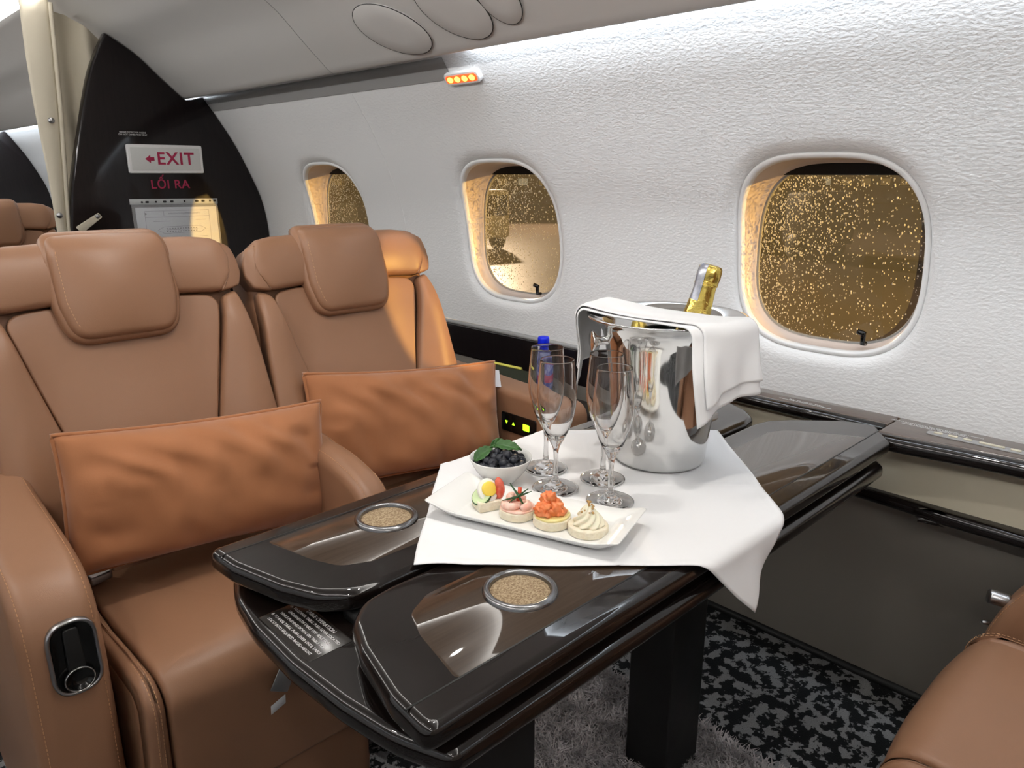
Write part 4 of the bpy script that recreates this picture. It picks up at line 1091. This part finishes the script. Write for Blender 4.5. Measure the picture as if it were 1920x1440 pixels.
# 2 shrimp
c = cps[1]; t = thing('shrimp_canape', 'canape of pink shrimp with crossed chives on round white bread', 'canape')
disc('bread', c, .0265, ZP, ZP+.013, bread, t)
disc('spread', c, .0255, ZP+.0125, ZP+.0165, shrimpm, t, .08)
for k, (a0, rr_, zz) in enumerate(((.2, .015, .0185), (2.4, .014, .0200), (4.2, .014, .0190), (1.2, .008, .0265))):
    P_ = [Vector((c[0]+math.cos(a0)*.006+rr_*math.cos(a0+q*.23), c[1]+math.sin(a0)*.006+rr_*math.sin(a0+q*.23), ZP+zz+.001*math.sin(q))) for q in range(12)]
    tube('shrimp', P_, lambda s: .0030+.0040*math.sin(PI*min(1, s*1.15+.05))**.7, shrimpm, t, 10)
P3 = lambda a, b, z: Vector((c[0]+rd2.x*a+vd.x*b, c[1]+rd2.y*a+vd.y*b, ZP+z))
tube('pepper_strip', [P3(.001, .006, .026), P3(.003, .004, .036), P3(.004, .002, .046)], .0032, pepper, t, 8)
tube('chive', [P3(-.022, .008, .0275), P3(.0, .008, .0335), P3(.021, .0, .0385)], lambda s: .0006+.0016*math.sin(PI*s), chive, t, 8)
tube('chive', [P3(-.011, -.004, .050), P3(.001, .007, .036), P3(.013, .018, .0175)], lambda s: .0006+.0016*math.sin(PI*s), chive, t, 8)
tube('chive', [P3(-.012, .012, .026), P3(.002, .009, .036), P3(.016, -.006, .040)], lambda s: .0006+.0013*math.sin(PI*s), chive, t, 8)
# 3 salmon
c = cps[2]; t = thing('salmon_canape', 'canape of orange smoked salmon on buttered round bread', 'canape')
disc('bread', c, .028, ZP, ZP+.0135, bread, t); disc('butter', c, .0268, ZP+.013, ZP+.0175, butter, t, .1)
P3 = lambda a, b, z: Vector((c[0]+rd2.x*a+vd.x*b, c[1]+rd2.y*a+vd.y*b, ZP+z))
for k, (a, b, z, rx, ry_, rz_, ro) in enumerate(((-.006, .002, .024, .019, .016, .012, .3), (-.014, .006, .024, .012, .012, .010, 1), (.004, .004, .028, .013, .012, .012, .8), (-.005, -.002, .036, .013, .011, .011, 2), (-.002, .004, .043, .0085, .008, .009, .5), (.010, .006, .0225, .011, .010, .006, .5), (-.010, .010, .030, .009, .008, .009, 1.5))):
    blob('salmon_fold', P3(a, b, z), (rx, ry_, rz_), salmonm, t, .5, 2.2, k*3.7, 14, ro)
rnd = random.Random(3)
for k in range(6): blob('pepper_grain', P3(rnd.uniform(.008, .024), rnd.uniform(-.006, .014), .0182), (.0007, .0007, .0007), pepperc, t, 0, 1, 0, 4)
# 4 cream
c = cps[3]; t = thing('cream_canape', 'canape of swirled whipped cream with chopped nuts on round bread', 'canape')
disc('bread', c, .0285, ZP, ZP+.0125, bread, t)
v = []; f = []; n = 64; H = 26
for j in range(H+1):
    s = j/H; r0 = .0222*(1-s)**.75*(1 if s > .08 else .85+.15*s/.08)+.0006
    for i in range(n):
        a = 2*PI*i/n; r_ = r0*(1+.12*math.sin(8*(a-s*2.2)))
        v.append((c[0]+r_*math.cos(a)+.001*math.sin(s*6), c[1]+r_*math.sin(a), ZP+.0125+.031*s**1.05))
for j in range(H):
    for i in range(n): f.append((j*n+i, j*n+(i+1) % n, (j+1)*n+(i+1) % n, (j+1)*n+i))
f.append(tuple(H*n+i for i in range(n))); fixn(mesh('cream_swirl', v, f, creamm, t))
for k in range(16):
    a = rnd.uniform(0, 6.28); r_ = rnd.uniform(.001, .011); zz = .0125+.031*(1-r_/.0225)**1.25
    blob('nut_crumb', (c[0]+r_*math.cos(a), c[1]+r_*math.sin(a), ZP+zz+.0055), (.0024, .0018, .0014), nutm, t, .5, 2, k, 5, a)

# ------------------------------------------------------------------ bowl of blueberries
bc = (.792, .844)
bw = thing('small_bowl', 'small white porcelain bowl filled with blueberries', 'bowl', (*bc, CZ))
lathe('bowl_body', [(0, .001), (.020, 0), (.022, .001), (.024, .004), (.034, .014), (.043, .026), (.0495, .039), (.0515, .0445), (.0512, .046), (.0500, .0455), (.0475, .038), (.041, .026), (.032, .015), (.022, .007), (0, .006)], ceramic, bw, 56)
berry_m = mat('blueberry', (.006, .007, .012), .42, vary=(140, (.014, .016, .026)), sheen=.1)
def berry0():
    v = []; f = []; n, N = 9, 16; r = .0078
    prof = [(0, -r)]+[(r*math.sin(PI*k/12), -r*math.cos(PI*k/12)) for k in range(1, 11)]+[(r*.36, r*.98), (r*.30, r*.90), (0, r*.80)]
    return lathe('blueberry', prof, berry_m, None, 16)
b0 = berry0(); rnd = random.Random(11); pos = []
for layer, (rm, z, cnt) in enumerate(((.030, .026, 12), (.037, .036, 16), (.026, .0435, 10), (.012, .047, 5))):
    for k in range(cnt):
        a = 2*PI*k/cnt+layer*.5+rnd.uniform(-.1, .1); r_ = rm*(1+rnd.uniform(-.08, .04))
        pos.append((bc[0]+r_*math.cos(a), bc[1]+r_*math.sin(a), CZ+z+rnd.uniform(-.002, .002)))
for k, p in enumerate(pos):
    o = b0 if k == 0 else b0.copy()
    if k: COL.objects.link(o)
    o.location = p; o.rotation_euler = (rnd.uniform(-1.2, 1.2), rnd.uniform(-1.2, 1.2), rnd.uniform(0, 6)); s = rnd.uniform(.9, 1.12); o.scale = (s, s, s)
    tag(o, 'dark blueberry among those heaped in the white bowl', 'blueberry', 'blueberries in the bowl')
mint = mat('mint_leaf', (.025, .085, .016), .42, bump=(120, .4, .002), vary=(80, (.045, .13, .028)))
def leafm(label, c, yaw, pitch, roll, L_, W_):
    v = []; f = []; n, m_ = 16, 10
    M = Matrix.Translation(c) @ Matrix.Rotation(yaw, 4, 'Z') @ Matrix.Rotation(pitch, 4, 'Y') @ Matrix.Rotation(roll, 4, 'X')
    for i in range(n+1):
        s = i/n; w_ = W_*(math.sin(PI*s**.8))**.8*(1+.05*math.sin(i*2.4))
        for j in range(m_+1):
            t_ = -1+2*j/m_; v.append(M @ Vector((L_*(s-.5), w_*t_, .004*abs(t_)-.010*(s-.5)**2*4*.5+.0012*math.cos(s*24-abs(t_)*5)*abs(t_))))
    for i in range(n):
        for j in range(m_): q = i*(m_+1)+j; f.append((q, q+1, q+m_+2, q+m_+1))
    o = merge(mesh('mint_leaf', v, f, mint), 1e-6); q = o.modifiers.new('s', 'SOLIDIFY'); q.thickness = .0006
    return tag(o, label, 'leaf', 'mint leaves on the blueberries')
P3 = lambda a, b, z: Vector((bc[0]+rd2.x*a+vd.x*b, bc[1]+rd2.y*a+vd.y*b, CZ+z))
ya = math.atan2(rd2.y, rd2.x)
leafm('green mint leaf at the left rim of the blueberry bowl', P3(-.028, .002, .052), ya+.45, -.5, .5, .040, .011)
leafm('green mint leaf across the top right of the blueberries', P3(.012, -.016, .057), ya-.25, .12, .5, .048, .011)
leafm('small green mint leaf at the back of the blueberry bowl', P3(-.003, -.026, .058), ya+.2, -.1, .8, .030, .009)

# ------------------------------------------------------------------ items on the side shelf
pet = mat('clear_plastic', (.95, .97, 1), .05, trans=1, ior=1.33)
bluep = mat('blue_plastic', (.0, .018, .72), .35); bluelab = mat('blue_label', (.03, .05, .30), .4, vary=(70, (.30, .32, .55), .45, .6)); pinklab = mat('pink_print', (.40, .03, .10), .4)
wb = thing('water_bottle', 'small clear water bottle with bright blue cap on side shelf', 'bottle', (1.505, 1.425, .5555))
lathe('bottle_body', [(0, .0), (.026, 0), (.030, .004), (.030, .05), (.0285, .055), (.030, .06), (.030, .125), (.026, .145), (.017, .160), (.0125, .168), (.0125, .178)], pet, wb, 36)
lathe('label', [(.0305, .052), (.0307, .055), (.0307, .118), (.0305, .120)], bluelab, wb, 36)
lathe('label_band', [(.0309, .070), (.0309, .090)], pinklab, wb, 36)
lathe('cap', [(.0150, .170), (.0165, .171), (.0165, .196), (.0155, .2005), (.012, .202), (0, .202)], bluep, wb, 28)
lathe('neck_ring', [(.0135, .158), (.0145, .160), (.0145, .168)], bluep, wb, 28)
b2 = thing('water_bottle', 'second bottle with blue label half hidden behind the flutes', 'bottle', (1.545, 1.475, .5555))
lathe('bottle_body', [(0, .0), (.026, 0), (.029, .004), (.029, .11), (.025, .125), (.014, .14), (.012, .148)], bluelab, b2, 32)
lathe('cap', [(.0135, .142), (.0145, .144), (.0145, .155), (.013, .158), (0, .158)], paper, b2, 24)
yel = mat('yellow_edge', (.62, .58, .10), .45); dkcov = mat('dark_cover', (.02, .024, .012), .3)
bk_ = thing('pocket_notebook', 'dark notebook with yellow edge leaning in the side shelf tray', 'notebook')
def nbm(a, b, h):
    o_ = Vector((1.487, 1.56, .606)); xa = Vector((.25, -.97, -.06)).normalized(); ya_ = Vector((.80, .15, .58)).normalized(); n_ = xa.cross(ya_)
    return o_+xa*a+ya_*b+n_*h
slab('cover', rpoly([(-.075, -.045), (.075, -.045), (.075, .045), (-.075, .045)], .004, 3), -.006, .006, .001, dkcov, bk_, mp=nbm)
slab('edge', rpoly([(-.076, .0440), (.03, .0440), (.03, .0520), (-.076, .0520)], .001, 2), -.009, .009, .001, yel, bk_, mp=nbm)
tr = thing('storage_tray', 'black tray set in the side shelf holding the notebook', 'tray')
ol_ = rpoly([(1.435, 1.44), (1.60, 1.44), (1.60, 1.72), (1.435, 1.72)], .02, 4)
rings_mesh('tray_body', [(inset(ol_, .012), .5556), (inset(ol_, .004), .556), (ol_, .578), (inset(ol_, .003), .580), (inset(ol_, .006), .578), (inset(ol_, .012), .5585), (inset(ol_, .03), .558)], lambda x, y, h: Vector((x, y, h)), blackg, tr)

# ------------------------------------------------------------------ shag rug
rg = thing('shag_rug', 'grey shaggy rug lying under the table', 'rug')
slab('backing', rpoly([(.50, .30), (1.285, .30), (1.285, 1.00), (.50, 1.00)], .02, 3), .001, .008, .002, shag, rg, seg=1)
v = []; f = []; rnd = random.Random(5)
for k in range(26000):
    x, y = rnd.uniform(.505, 1.28), rnd.uniform(.31, .995)
    a = rnd.uniform(0, 2*PI); b = a+PI/2+rnd.uniform(-.4, .4); l = rnd.uniform(.018, .034); w_ = rnd.uniform(.0008, .0016)
    d = Vector((math.cos(b), math.sin(b), 0)); wd = Vector((math.cos(a), math.sin(a), 0))*w_; p = Vector((x, y, .006)); q = len(v)
    m1 = p+d*l*.25+Vector((0, 0, l*.6)); m2 = p+d*l*.75+Vector((0, 0, l*.78))
    v += [p-wd, p+wd, m1-wd, m1+wd, m2-wd*.4, m2+wd*.4]; f += [(q, q+1, q+3, q+2), (q+2, q+3, q+5, q+4)]
o = mesh('pile', v, f, shag, rg); o['kind'] = 'stuff'

# ------------------------------------------------------------------ put every origin at its thing's base
bpy.context.view_layer.update()
def kids(o): return [x for x in bpy.data.objects if x.parent == o]
def desc(o):
    r = []
    for c_ in kids(o): r.append(c_); r += desc(c_)
    return r
for o in [x for x in list(bpy.data.objects) if x.parent is None and x.type in ('EMPTY', 'MESH') and x.location.length < 1e-9 and x.get('kind') not in ('structure', 'stuff')]:
    ms = ([o] if o.type == 'MESH' else [])+[d for d in desc(o) if d.type == 'MESH']
    if not ms: continue
    pts = [v_.co for m_ in ms for v_ in m_.data.vertices]
    lo = [min(p[i] for p in pts) for i in range(3)]; hi = [max(p[i] for p in pts) for i in range(3)]
    L_ = Vector(((lo[0]+hi[0])/2, (lo[1]+hi[1])/2, lo[2]))
    for d_ in {m_.data for m_ in ms}: d_.transform(Matrix.Translation(-L_))
    o.location = L_
